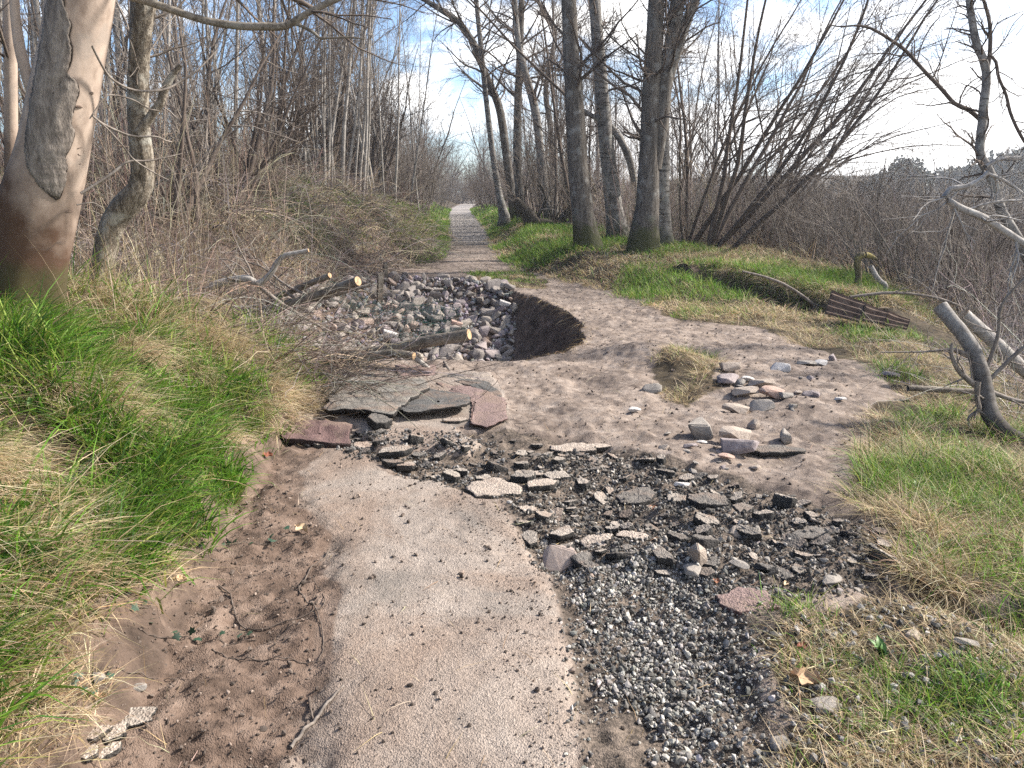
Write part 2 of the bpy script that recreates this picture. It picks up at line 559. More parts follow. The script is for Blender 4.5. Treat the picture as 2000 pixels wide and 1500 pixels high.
def bark_material(name, dark, mid, light, lich, moss=0., mossz=.8, scz=.18, sc=9, bumpd=.02, bands=0., stain_shade=None):
    m, nt, b = newmat(name, .92)
    co = nd(nt, 'ShaderNodeTexCoord').outputs['Object']
    mp = nd(nt, 'ShaderNodeMapping', {'Vector': co, 'Scale': (1, 1, scz)}).outputs[0]
    n1 = noise(nt, mp, sc, 8, .65, .5); n2 = noise(nt, mp, sc * 5, 5, .6); n3 = noise(nt, co, 5.0, 5, .6)
    c = ramp(nt, mth(nt, 'MULTIPLY_ADD', n2, .4, mth(nt, 'MULTIPLY', n1, .6)), [(.34, dark), (.5, mid), (.66, light)])
    if lich:
        c = mixc(nt, ramp(nt, n3, [(.54, 0.), (.63, .75)]), c, lich)
    h = mth(nt, 'MULTIPLY_ADD', n2, .35, n1)
    if bands:
        mb = nd(nt, 'ShaderNodeMapping', {'Vector': co, 'Scale': (1, 1, 9)}).outputs[0]
        nb = noise(nt, mb, 2.6, 4, .6)
        c = mixc(nt, mth(nt, 'MULTIPLY', ramp(nt, nb, [(.56, 0.), (.64, 1.)]), bands), c, dark)
    sp = nd(nt, 'ShaderNodeSeparateXYZ', {0: co})
    if stain_shade:
        f = mth(nt, 'ADD', mth(nt, 'MULTIPLY_ADD', sp.outputs[2], -1.2, mth(nt, 'MULTIPLY', sp.outputs[0], -stain_shade[2])), mth(nt, 'MULTIPLY_ADD', n3, 1.1, .45 + stain_shade[1]))  # foot stain; the x term paints shade into the left side
        c = mixc(nt, ramp(nt, f, [(.25, 0.), (1.0, .93)]), c, stain_shade[0])
    if moss:
        f = mth(nt, 'ADD', mth(nt, 'MULTIPLY', sp.outputs[2], -1.0 / mossz), mth(nt, 'MULTIPLY_ADD', n3, 1.6, .15))
        c = mixc(nt, mth(nt, 'MULTIPLY', ramp(nt, f, [(.25, 0.), (.6, 1.)]), moss), c, mixc(nt, n2, (.02, .024, .010), (.07, .075, .025)))
    lk(nt, c, b.inputs['Base Color'])
    bump(nt, b, h, .7, bumpd)
    return m


def leafy_material(name, trans=.35, rough=.6):
    """vegetation blades coloured by a per-blade attribute"""
    m = bpy.data.materials.new(name); m.use_nodes = True
    nt = m.node_tree; nt.nodes.clear()
    c = attr(nt, 'col', True)
    d = nd(nt, 'ShaderNodeBsdfPrincipled', {'Base Color': c, 'Roughness': rough})
    d.inputs['Specular IOR Level'].default_value = .25
    t = nd(nt, 'ShaderNodeBsdfTranslucent', {'Color': c})
    mx = nd(nt, 'ShaderNodeMixShader', {0: trans, 1: d.outputs[0], 2: t.outputs[0]})
    o = nd(nt, 'ShaderNodeOutputMaterial')
    lk(nt, mx.outputs[0], o.inputs[0])
    return m


def col_material(name, rough=.9, bs=60, bd=.004, var=.3):
    m, nt, b = newmat(name, rough)
    co = nd(nt, 'ShaderNodeTexCoord').outputs['Object']
    n = noise(nt, co, bs, 5, .6)
    c = mixc(nt, 1.0, attr(nt, 'col', True), ramp(nt, n, [(.3, 1 - var), (.7, 1 + var)]), 'MULTIPLY')
    lk(nt, c, b.inputs['Base Color'])
    bump(nt, b, n, .6, bd)
    return m


def stone_material(name, a, c_, dust=(.28, .24, .2), var=.5, scale=9, dustk=.5, spread=0.):
    m, nt, b = newmat(name, .85)
    tc = nd(nt, 'ShaderNodeTexCoord'); oi = nd(nt, 'ShaderNodeObjectInfo')
    off = nd(nt, 'ShaderNodeVectorMath', {0: tc.outputs['Object'], 1: nd(nt, 'ShaderNodeCombineXYZ', {0: mth(nt, 'MULTIPLY', oi.outputs['Random'], 31.0), 1: mth(nt, 'MULTIPLY', oi.outputs['Random'], 57.0)}).outputs[0]}, operation='ADD').outputs[0]
    n1 = noise(nt, off, scale, 6, .6); n2 = noise(nt, off, scale * 9, 4, .65)
    c = ramp(nt, n1, [(.3, a), (.7, c_)])
    c = mixc(nt, .8, c, ramp(nt, n2, [(.3, .6), (.7, 1.35)]), 'MULTIPLY')
    if spread:
        t1 = ramp(nt, oi.outputs['Random'], [(0., (.75, .72, .72)), (.3, (1.15, 1.1, 1.0)), (.55, (.95, .85, .98)), (.75, (.6, .58, .6)), (.9, (1.25, .95, .82)), (1., (1.7, 1.65, 1.6))], 'CONSTANT')
        c = mixc(nt, spread, c, t1, 'MULTIPLY')
    nz = nd(nt, 'ShaderNodeSeparateXYZ', {0: nd(nt, 'ShaderNodeNewGeometry').outputs['Normal']}).outputs[2]
    f = mth(nt, 'MULTIPLY', ramp(nt, mth(nt, 'MULTIPLY_ADD', n1, .5, nz), [(.75, 0.), (1.2, 1.)]), dustk)
    c = mixc(nt, f, c, dust)
    lk(nt, c, b.inputs['Base Color'])
    bump(nt, b, mth(nt, 'MULTIPLY_ADD', n2, .6, n1), .55, .012)
    return m


M_GROUND = ground_material()
M_SYC = bark_material("smooth_beige_bark", (.17, .125, .098), (.34, .27, .22), (.43, .355, .30), (.28, .235, .20), moss=.6, mossz=.30, scz=.5, sc=3.2, bumpd=.006, stain_shade=((.062, .030, .016), .80, 1.6))  # brown foot stain, weighted left to paint that side's shade
M_PLATE = bark_material("peeling_grey_bark", (.06, .05, .043), (.165, .142, .124), (.29, .255, .222), None, scz=.3, sc=24, bumpd=.02)
M_GNARL = bark_material("flaking_pale_bark", (.022, .016, .012), (.16, .135, .105), (.42, .38, .32), (.36, .35, .31), moss=.25, mossz=.5, scz=.35, sc=24, bumpd=.04)
M_ALDER = bark_material("ridged_grey_bark", (.025, .021, .018), (.095, .083, .072), (.185, .168, .148), (.22, .215, .20), moss=.9, mossz=.9, scz=.14, sc=16, bumpd=.03)
M_BIRCH = bark_material("pale_banded_bark", (.03, .027, .024), (.17, .158, .146), (.32, .305, .288), (.26, .26, .24), moss=.6, mossz=.6, scz=.6, sc=8, bumpd=.012, bands=.85)
M_POLE = bark_material("grey_sapling_bark", (.10, .09, .08), (.26, .24, .22), (.46, .435, .40), None, scz=.4, sc=10, bumpd=.006, bands=.4)
M_TWIG = bark_material("brown_twig_bark", (.045, .034, .028), (.088, .068, .056), (.15, .125, .105), None, sc=20, bumpd=.003)
M_TWIGP = bark_material("pale_grey_twig_bark", (.09, .075, .064), (.17, .145, .125), (.28, .25, .22), None, sc=20, bumpd=.003)
M_DARKW = bark_material("dark_mossy_wood", (.018, .015, .012), (.05, .042, .033), (.10, .085, .068), None, moss=.0, sc=14, bumpd=.015)
M_LOG = bark_material("grey_brown_log_bark", (.04, .033, .026), (.14, .12, .096), (.27, .24, .205), (.23, .22, .19), scz=1, sc=12, bumpd=.008)
M_GREYLOG = bark_material("silver_grey_bark", (.12, .105, .095), (.27, .25, .23), (.40, .385, .36), None, scz=1, sc=9, bumpd=.006)
M_GRASS = leafy_material("grass_blades", .38)
M_STRAW = leafy_material("dry_straw", .25, .7)
M_STEM = col_material("dead_stems", .9, 40, .002, .35)
M_GRAVEL = col_material("loose_gravel", .85, 120, .003, .3)
M_STONE = stone_material("grey_purple_stone", (.16, .145, .136), (.34, .31, .285), spread=.7, dustk=.3)


def cut_material():
    m, nt, b = newmat("fresh_cut_wood", .8)
    co = nd(nt, 'ShaderNodeTexCoord').outputs['Object']
    n = noise(nt, co, 30, 4, .6)
    lk(nt, ramp(nt, n, [(.3, (.25, .15, .08)), (.7, (.43, .31, .19))]), b.inputs['Base Color'])
    return m


M_CUT = cut_material()

# ------------------------------------------------------------------ ground sheet (split into ground, dirt path, asphalt path, far gravel path)


def axis(segs):
    out = [segs[0][0]]
    for a, b_, s0, s1 in segs:
        x = a
        n = max(2, int(round((b_ - a) / ((s0 + s1) / 2))))
        w = np.linspace(s0, s1, n); w = np.cumsum(w); w = w / w[-1] * (b_ - a) + a
        out += list(w)
    return np.array(out)


def build_ground():
    xs = axis([(-160, -30, 14, 5), (-30, -8, 2.5, .3), (-8, -3.2, .16, .05), (-3.2, 3.2, .021, .021), (3.2, 8, .05, .2), (8, 40, .3, 3), (40, 260, 5, 20)])
    ys = axis([(-6, .8, .6, .15), (.8, 1.3, .06, .025), (1.3, 5.5, .016, .026), (5.5, 9, .028, .04), (9, 15, .045, .08), (15, 30, .1, .35), (30, 90, .4, 2), (90, 420, 4, 18)])
    X, Y = np.meshgrid(xs, ys)
    sh = X.shape
    x = X.ravel(); y = Y.ravel()
    m = masks(x, y)
    z = HF(x, y, m)
    Z = z.reshape(sh)
    gy, gx = np.gradient(Z, ys, xs)
    slope = np.sqrt(gx ** 2 + gy ** 2).ravel()
    damp_shade = sm(.55, 1.0, slope) * ((m['pit'] > .02) | ((y > 8.5) & (y < 20) & (x < -1)) | ((x > 2.4) & (y > 8.5) & (y < 14)))
    damp_shade = np.maximum(damp_shade, m['pit'] * .9)
    damp_shade = np.maximum(damp_shade, .62 * sm(.13, .03, np.abs(x - xl_(y) + .08)) * sm(6.2, 5.2, y))  # dark band painted along the left bank foot as the undercut's shade
    red = np.zeros_like(x)
    for cx, cy, r in [(G(600, 845)[0], G(600, 845)[1], .16), (-2.9, 14.6, .9)]:
        red = np.maximum(red, sm(1.2, .7, np.hypot(x - cx, y - cy) / r))
    dk = dict(asph=m['asph'], grav=m['grav'], grass=m['grass'], mud=m['mud'], damp_shade=damp_shade, red=red * (y < 8), pave=m['pave'])
    idx = np.arange(len(x)).reshape(sh)
    Q = np.stack([idx[:-1, :-1], idx[:-1, 1:], idx[1:, 1:], idx[1:, :-1]], -1).reshape(-1, 4)
    # vertex normals of the whole sheet so the split leaves no seam
    Nn = np.stack([-gx.ravel(), -gy.ravel(), np.ones(len(x))], -1); Nn /= np.linalg.norm(Nn, axis=1, keepdims=True)
    fa = lambda v: v[Q].mean(1)
    isas = fa(m['asph']) > .5
    isdirt = (~isas) & (fa(np.maximum(m['dirt'], m['grav'])) > .5) & (fa(m['pit']) < .5)
    lab = np.where(isas, 1, np.where(isdirt, 2, 0))
    for k, nm, lb in ((0, 'ground', 'rough grassy earth around the broken footpath'), (1, 'asphalt_path', 'dusty worn asphalt of the footpath'), (2, 'dirt_path', 'trodden brown dirt path with dark grit')):
        q = Q[lab == k]
        used, inv = np.unique(q, return_inverse=True)
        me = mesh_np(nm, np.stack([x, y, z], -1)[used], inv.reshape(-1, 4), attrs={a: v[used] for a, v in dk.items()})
        me.normals_split_custom_set_from_vertices(Nn[used].tolist())
        tag(link(nm, me, M_GROUND), lb, None, None, 'structure')


build_ground()

# ================================================================== TREES
def traced(pts, y, n, wscale=1.0, ys=None):
    """pixel polyline with widths -> world centre line and radii at real distance y"""
    out = []
    for i, (px, py, w) in enumerate(pts):
        yy = y if ys is None else ys[i]
        p = at(px, py, yy)
        t = yy / ray(px, py)[1]
        out.append([p[0], p[1], p[2], w * .5 * t / FPX * wscale])
    R = resample(out, n)
    return R[:, :3], np.maximum(R[:, 3], .002)


def trunk_mesh(acc, P, R, sides=24, wob=.06, flare=0., fl_len=.5):
    R = R.copy()
    if flare:
        d = np.r_[0, np.cumsum(np.linalg.norm(np.diff(P, axis=0), axis=1))]
        R = R * (1 + flare * np.exp(-d / fl_len * 2.2))
    V, Q = tubes(P[None], R[None], sides, wob=wob)
    acc.add(V, Q)


def extend_up(P, R, h, n, lean=(0, 0), rtop=.4, seed=0):
    g = np.random.default_rng(seed)
    d = P[-1] - P[-4]; d /= np.linalg.norm(d)
    pts = [P[-1]]; rr = [R[-1]]
    for i in range(n):
        d = d + np.array([lean[0], lean[1], .05]) + g.normal(size=3) * .05
        d /= np.linalg.norm(d)
        pts.append(pts[-1] + d * h / n); rr.append(R[-1] * (1 + (rtop - 1) * (i + 1) / n))
    return np.vstack([P, pts[1:]]), np.r_[R, rr[1:]]


def crown_mesh(acc, P, R, rg, lev, trop=(0, 0, .05), t0=.25):
    """lev: list of (n, ang, length or ratio, rratio, k, wig, sides)"""
    PP, RR = P[None], R[None]
    first = True
    for (n, ang, ln, rr, k, wig, sd) in lev:
        PP, RR = grow(PP, RR, n, t0 if first else .15, .97 if first else 1.0, ang, ln, rr, k, wig, trop, rg, lab=ln if first else None)
        V, Q = tubes(PP, RR, sd)
        acc.add(V, Q)
        first = False


def rooted_tree(name, label, cat, stems, mat, twigmat, lev, base_px=None, group=None, seed=1, trop=(0, 0, .05), up=5., flare=.35, sides=20, t0=.3, y=None, lean=(0, 0), extra=None, dig=.35):
    rg = np.random.default_rng(seed)
    b = G(*base_px) if base_px else None
    y = y or b[1]
    accT, accC = Acc(), Acc()
    first = True
    for st in stems:
        P, R = traced(st, y, 26)
        if first or st is not stems[0]:
            if P[0, 2] < CAMZ + .3 and first:
                P = np.vstack([P[0] + np.array([0, 0, -dig]), P]); R = np.r_[R[0] * 1.05, R]
        trunk_mesh(accT, P, R, sides, .07, flare if first else .0, .55)
        P2, R2 = extend_up(P, R, up, 8, lean, .35, seed + 3)
        V, Q = tubes(P2[None, len(P) - 1:], R2[None, len(P) - 1:], 8)
        accC.add(V, Q)
        crown_mesh(accC, P2, R2, rg, lev, trop, t0)
        first = False
    loc = at(stems[0][0][0], stems[0][0][1], y)
    loc[2] = hz(loc[0], loc[1])
    e = empty(name, loc, label, cat, group)
    link('trunk', accT.mesh('trunk', off=loc), mat, e)
    if extra: extra(accC)
    link('crown', accC.mesh('crown', off=loc), twigmat, e)
    return e


ALDLEV = [(24, 1.0, 2.1, .20, 7, .16, 5), (8, .75, .55, .5, 5, .2, 3), (8, .7, .55, .5, 4, .24, 3)]
YA = G(1150, 487)[1]
rooted_tree('alder_tree', 'straight ridged grey alder standing alone on the grassy bank, nearest the path', 'tree',
            [[(1150, 487, 58), (1143, 450, 47), (1136, 400, 43), (1130, 340, 40), (1127, 300, 39), (1122, 200, 36), (1115, 100, 32), (1111, 0, 29), (1106, -80, 27)]], M_ALDER, M_TWIG, ALDLEV, (1150, 487), seed=11, t0=.42)
YC = G(1255, 492)[1]
rooted_tree('alder_tree', 'thickest dark alder with a black mossy foot and several stems dividing upward', 'tree',
            [[(1256, 492, 64), (1260, 440, 54), (1264, 400, 46), (1267, 330, 41), (1270, 250, 38), (1272, 180, 36), (1276, 100, 34), (1282, 0, 30), (1286, -80, 26)],
             [(1280, 330, 24), (1292, 230, 30), (1300, 150, 30), (1312, 80, 27), (1325, 0, 24), (1340, -80, 22)],
             [(1300, 170, 22), (1318, 110, 22), (1338, 50, 20), (1362, -10, 18), (1390, -90, 15)]], M_ALDER, M_TWIG, ALDLEV, (1256, 492), seed=12, t0=.3)
rooted_tree('alder_tree', 'slim grey alder close behind the thick mossy one, its foot half hidden', 'tree',
            [[(1300, 482, 34), (1296, 440, 30), (1294, 380, 27), (1295, 320, 25), (1296, 250, 22), (1300, 180, 18), (1308, 100, 15)]], M_BIRCH, M_TWIG, [(14, .9, 1.5, .3, 6, .16, 4), (6, .7, .55, .5, 5, .18, 3), (5, .7, .55, .5, 4, .2, 3)],
            (1300, 482), seed=13, t0=.4)
rooted_tree('birch_tree', 'pale banded birch between the two dark alders, forking into a slanting limb', 'tree',
            [[(1212, 466, 56), (1204, 440, 40), (1198, 400, 34), (1191, 340, 31), (1184, 280, 29), (1177, 200, 27), (1170, 110, 25), (1163, 20, 23), (1160, -70, 20)],
             [(1240, 355, 13), (1225, 300, 14), (1200, 255, 13), (1178, 238, 11), (1145, 220, 9), (1120, 200, 6)]], M_BIRCH, M_TWIG, ALDLEV, (1212, 467), seed=14, t0=.4)
YB = 29.0
BL = [(26, .85, 2.8, .32, 6, .15, 4), (9, .75, .5, .5, 5, .18, 3), (7, .7, .55, .5, 4, .22, 3)]
rooted_tree('birch_tree', 'white birch leaning left over the path, nearest to the path edge', 'tree',
            [[(985, 422, 20), (975, 380, 13), (965, 320, 12), (956, 250, 11), (948, 180, 10), (940, 100, 10), (932, 20, 9), (926, -60, 8)]], M_BIRCH, M_TWIG, BL, y=YB, seed=21, t0=.4, up=4)
rooted_tree('alder_tree', 'slender grey alder curving left high above the path', 'tree',
            [[(1008, 424, 24), (998, 370, 17), (990, 310, 16), (982, 250, 16), (972, 200, 15), (948, 145, 14), (925, 85, 13), (895, 42, 12), (862, 20, 11), (830, 0, 9)]], M_ALDER, M_TWIG, BL, y=YB + .4, seed=22, t0=.35, up=3, lean=(-.1, 0))
rooted_tree('alder_tree', 'upright grey alder just left of the sawn mossy stump', 'tree',
            [[(1022, 430, 24), (1014, 370, 17), (1010, 300, 16), (1011, 220, 15), (1014, 140, 14), (1017, 60, 13), (1020, -40, 11)]], M_ALDER, M_TWIG, BL, y=YB - 1, seed=23, t0=.4, up=4)
rooted_tree('alder_tree', 'wavy pale-streaked alder rising behind the fallen mossy limbs', 'tree',
            [[(1078, 432, 28), (1064, 380, 19), (1058, 320, 17), (1050, 250, 16), (1042, 200, 16), (1025, 140, 14), (1012, 80, 12), (1005, 0, 11), (1000, -60, 10)]], M_BIRCH, M_TWIG, BL, y=YB - 2, seed=24, t0=.35, up=4)
rooted_tree('alder_tree', 'thin alder with a long limb slanting left, behind the tallest grey alder', 'tree',
            [[(1085, 425, 20), (1080, 340, 12), (1075, 250, 11), (1066, 170, 10), (1084, 70, 9), (1060, 20, 8), (1030, -40, 7)]], M_ALDER, M_TWIG, BL, y=YB + 3, seed=25, t0=.35, up=4)
# ---- the sycamore at the left
YS = 4.72
SYC = [(36, 668, 168), (42, 640, 156), (47, 600, 146), (54, 540, 140), (60, 500, 136), (78, 400, 137), (103, 300, 125), (122, 200, 121), (142, 100, 116), (158, 0, 118), (172, -90, 116), (190, -200, 112), (205, -330, 105)]
syc_loc = np.array([at(48, 645, YS)[0], YS, 0]); syc_loc[2] = hz(syc_loc[0], YS)
syc = empty('sycamore_tree', syc_loc, 'big smooth beige sycamore leaning right at the grassy bank, brown-stained foot', 'tree')
SP, SR = traced(SYC, YS, 60)
a = Acc()
SP0 = np.vstack([SP[0] + np.array([-.02, 0, -.4]), SP]); SR0 = np.r_[SR[0], SR]
V, Q = tubes(SP0[None], SR0[None], 64)
# gentle swellings, buttress ribs near the foot
ctr = np.repeat(SP0, 64, 0); hh = np.repeat(SP0[:, 2] - syc_loc[2], 64)
dv = V - ctr; rr_ = np.linalg.norm(dv, axis=1); ang_ = np.arctan2(dv[:, 1], dv[:, 0])
rib = .10 * np.exp(-np.maximum(hh, 0) / .28) * np.cos(ang_ * 5 + .6) + .025 * fbm(np.cos(ang_) * 1.5 + 7, np.sin(ang_) * 1.5 + hh * .9, 3, 77) + .01 * fbm(np.cos(ang_) * 5, np.sin(ang_) * 5 + hh * 4, 3, 78)
V = ctr + dv * (1 + rib)[:, None]
a.add(V, Q)
link('trunk', a.mesh('trunk', off=syc_loc), M_SYC, syc)


def on_trunk(sx, py, lift=0.):
    """point on the camera side of the trunk: sx -1..1 across, py = photo height"""
    f = np.interp(py, [p[1] for p in SYC][::-1], np.arange(len(SYC))[::-1])
    i = int(np.clip(f, 0, len(SYC) - 2)); u = f - i
    cx = SYC[i][0] * (1 - u) + SYC[i + 1][0] * u
    c = at(cx, py, YS)
    j = np.argmin(np.abs(SP[:, 2] - c[2]))
    r = SR[j] * 1.012 + lift
    th = math.asin(max(-.999, min(.999, sx)))
    v = c - np.array([0, 0, CAMZ]); v[2] = 0; v /= np.linalg.norm(v)
    right = np.array([v[1], -v[0], 0])
    return c + right * math.sin(th) * r - v * math.cos(th) * r


def bark_plate(rows, label, lift0=.002, lift1=.016, seed=0):
    """a raised plate of old bark, thick and cracked at its right edge"""
    n = 110; mcol = 16
    ys_ = np.linspace(rows[0][0], rows[-1][0], n)
    L = np.interp(ys_, [r[0] for r in rows], [r[1] for r in rows]); Rr = np.interp(ys_, [r[0] for r in rows], [r[2] for r in rows])
    g = np.random.default_rng(seed)
    V = []
    for i, py in enumerate(ys_):
        f = np.interp(py, [p[1] for p in SYC][::-1], np.arange(len(SYC))[::-1]); k = int(np.clip(f, 0, len(SYC) - 2)); u = f - k
        cx = SYC[k][0] * (1 - u) + SYC[k + 1][0] * u; w = (SYC[k][2] * (1 - u) + SYC[k + 1][2] * u) / 2
        jl = g.normal() * .012; jr = g.normal() * .012
        for j in range(mcol + 2):
            t = min(1, max(0, (j - 1) / (mcol - 1)))
            s = ((L[i] * (1 - t) + Rr[i] * t) - cx) / w + jl * (1 - t) + jr * t
            s = max(-.97, min(.97, s))
            lf = lift0 + (lift1 - lift0) * t ** 1.3 + .006 * float(vn2(np.array([t * 5]), np.array([py * .05]), 3)[0]) + .004 * float(vn2(np.array([t * 14 + seed]), np.array([py * .02]), 4)[0])
            if j == 0 or j == mcol + 1 or i == 0 or i == n - 1: lf = -.012
            V.append(on_trunk(s, py, lf))
    idx = np.arange(n * (mcol + 2)).reshape(n, mcol + 2)
    Q = np.stack([idx[:-1, :-1], idx[:-1, 1:], idx[1:, 1:], idx[1:, :-1]], -1).reshape(-1, 4)
    o = link('bark_plate', mesh_np('bark_plate', np.array(V) - syc_loc, Q, smooth=True), M_PLATE, syc)
    o['label'] = label


bark_plate([(-60, 120, 140), (0, 108, 128), (30, 100, 134), (60, 96, 142), (80, 93, 137), (105, 88, 141), (130, 84, 138), (150, 82, 131), (165, 78, 145), (185, 75, 148), (200, 71, 143), (225, 68, 137), (245, 64, 134), (262, 62, 138), (290, 60, 130), (310, 60, 120), (322, 61, 124), (340, 66, 122), (362, 78, 117), (378, 90, 111), (388, 104, 107)],
           'cracked grey plate of old bark peeling from the trunk', seed=1)
CRK = [[(128, 0), (133, 20), (132, 36), (143, 60), (138, 82), (142, 104), (139, 130), (131, 150), (132, 156), (146, 165), (149, 186), (144, 200), (138, 224), (134, 245), (139, 262), (131, 290), (121, 310), (121, 318), (125, 323), (122, 342), (117, 364), (108, 388), (98, 384), (84, 366)],
       [(120, 158), (123, 176), (108, 220), (104, 262), (95, 285), (88, 318), (84, 348)], [(128, 226), (132, 246), (136, 262), (128, 292)], [(100, 215), (107, 200), (112, 175)], [(110, 40), (118, 70), (104, 110)]]
# carved initials
a = Acc()
PXW = .5 * 4.9 / FPX


def carve(pts, w=.0032):
    f = lambda x, y: ((x - np.interp(y, [p[1] for p in SYC][::-1], [p[0] for p in SYC][::-1])) / (np.interp(y, [p[1] for p in SYC][::-1], [p[2] for p in SYC][::-1]) / 2))
    P = np.array([on_trunk(f(x, y), y, .004) for x, y in pts])
    P = resample(P, 12)
    V, Q = tubes(P[None], np.full((1, 12), w), 5)
    a.add(V - syc_loc, Q)


carve([(144, 291), (150, 289), (157, 290), (163, 289)])
carve([(153, 290), (153, 297), (151, 303), (146, 304), (144, 301)])
carve([(166, 293), (160, 294), (157, 299), (160, 304), (166, 306)])
carve([(146, 328), (149, 333), (152, 328)], .0022)
ACR, a = a, Acc()
for q in CRK:
    f = lambda x, y: ((x - np.interp(y, [p[1] for p in SYC][::-1], [p[0] for p in SYC][::-1])) / (np.interp(y, [p[1] for p in SYC][::-1], [p[2] for p in SYC][::-1]) / 2))
    P = resample(np.array([on_trunk(f(x, y), y, .006) for x, y in q]), 60)
    w_ = .0035 + .003 * vn2(np.linspace(0, 9, 60), np.zeros(60) + q[0][0])
    V, Q = tubes(P[None], w_[None], 6, wob=.3)
    a.add(V - syc_loc, Q)
CRK_A, a = a, ACR
M_SCAR = newmat("dark_bark_scar", .95)[0]
M_SCAR.node_tree.nodes['Principled BSDF'].inputs['Base Color'].default_value = (.13, .095, .075, 1)
link('carved_initials', a.mesh('carved_initials'), M_SCAR, syc)
M_CRACK = newmat('bark_crack', 1.)[0]
M_CRACK.node_tree.nodes['Principled BSDF'].inputs['Base Color'].default_value = (.03, .024, .02, 1)
link('bark_crack', CRK_A.mesh('bark_crack'), M_CRACK, syc)
a = Acc()
for (x, y, w, h) in [(170, 184, 4.5, 4), (148, 212, 7, 3), (125, 412, 9, 5), (112, 470, 10, 10), (146, 321, 2, 2)]:
    f = (x - np.interp(y, [p[1] for p in SYC][::-1], [p[0] for p in SYC][::-1])) / (np.interp(y, [p[1] for p in SYC][::-1], [p[2] for p in SYC][::-1]) / 2)
    th = np.linspace(0, 2 * math.pi, 13)[:-1]
    ring = [on_trunk(f + math.cos(t) * w / 62 * (1 + .3 * math.sin(3 * t)), y + math.sin(t) * h, .002) for t in th] + [on_trunk(f + math.cos(t) * w / 105, y + math.sin(t) * h * .5, .011) for t in th] + [on_trunk(f, y, .004)]
    n = 12
    Qr = [[i, (i + 1) % n, n + (i + 1) % n, n + i] for i in range(n)]; Tr = [[n + i, n + (i + 1) % n, 2 * n] for i in range(n)]
    a.add(np.array(ring) - syc_loc, np.array(Qr), np.array(Tr))
link('knot', a.mesh('knot'), M_SCAR, syc)
# limbs of the sycamore
a, a2 = Acc(), Acc()
for st, ys in [([(88, 215, 22), (72, 200, 21), (60, 170, 21), (48, 130, 21), (38, 90, 20), (31, 40, 18), (27, -20, 17), (22, -120, 15)], None)]:
    P, R = traced(st, YS + .02, 24)
    trunk_mesh(a, P, R, 14, .05)
for st, yy in [([(200, -40, 22), (240, -12, 15), (290, 4, 14.5), (330, 17, 14), (400, 40, 14), (460, 50, 14.5), (520, 52, 15), (560, 50, 15), (600, 26, 13), (640, 6, 12), (690, -18, 11), (760, -60, 9)], None),
               ([(545, 50, 9), (575, 46, 7), (610, 62, 6), (625, 74, 5), (650, 74, 4), (680, 73, 4), (712, 76, 2.5)], None)]:
    P, R = traced(st, YS + .25, 30)
    trunk_mesh(a2, P, R, 10, .08)
link('limb', a.mesh('limb', off=syc_loc), M_SYC, syc)
link('overhanging_limb', a2.mesh('overhanging_limb', off=syc_loc), M_LOG, syc)
a = Acc()
TW = [[(180, 90, 4), (195, 120, 4), (212, 148, 4), (235, 165, 4), (262, 176, 4), (300, 178, 4), (330, 172, 4), (350, 160, 4), (380, 142, 3), (405, 118, 2.4), (425, 96, 2)],
      [(180, 225, 4), (198, 240, 4), (230, 256, 4), (262, 266, 3.5), (305, 267, 3), (322, 274, 3), (335, 277, 2)],
      [(180, 226, 3), (210, 252, 3), (240, 285, 3), (262, 312, 3), (300, 337, 2.5), (330, 352, 1.5)],
      [(175, 232, 2), (205, 190, 2), (230, 187, 2.5), (262, 196, 2.5), (290, 212, 2), (310, 216, 1.5)],
      [(158, 378, 5), (190, 358, 5), (220, 338, 5), (250, 316, 4), (290, 314, 3), (330, 306, 2), (355, 300, 1.5)],
      [(150, 400, 2.5), (180, 396, 2), (200, 405, 2)]]
for i, st in enumerate(TW):
    ys = [YS - .15 + .06 * k for k in range(len(st))]
    P, R = traced(st, YS, 26, 1.15, ys=ys)
    V, Q = tubes(P[None], R[None], 6); a.add(V, Q)
    C, RR = grow(P[None], R[None], 3, .3, .95, .7, .16, .5, 5, .12, (0, 0, .02), np.random.default_rng(i), rmin=.0012)
    V, Q = tubes(C, RR, 4); a.add(V, Q)
link('twig', a.mesh('twig', off=syc_loc), M_TWIGP, syc)
# overhead crown of the sycamore (reaches into the top of the picture)
a = Acc()
rg = np.random.default_rng(5)
P, R = traced([(560, 50, 10), (600, 26, 13), (640, 6, 12), (690, -18, 11), (760, -60, 9), (900, -120, 7)], YS + .25, 16)
C, RR = grow(P[None], R[None], 14, .1, 1, .8, .55, .4, 7, .16, (0, 0, -.02), rg, rmin=.0016)
V, Q = tubes(C, RR, 4); a.add(V, Q)
C, RR = grow(C, RR, 5, .2, 1, .7, .45, .5, 5, .18, (0, 0, -.02), rg, rmin=.0014)
V, Q = tubes(C, RR, 3); a.add(V, Q)
C, RR = grow(SP[None, 44:], SR[None, 44:], 24, .2, 1, 1.0, 1.7, .3, 8, .14, (0, 0, .03), rg, rmin=.002)
V, Q = tubes(C, RR, 5); a.add(V, Q)
C, RR = grow(C, RR, 8, .2, 1, .7, .5, .5, 5, .16, (0, 0, .03), rg, rmin=.0016)
V, Q = tubes(C, RR, 3); a.add(V, Q)
link('crown', a.mesh('crown', off=syc_loc), M_TWIG, syc)
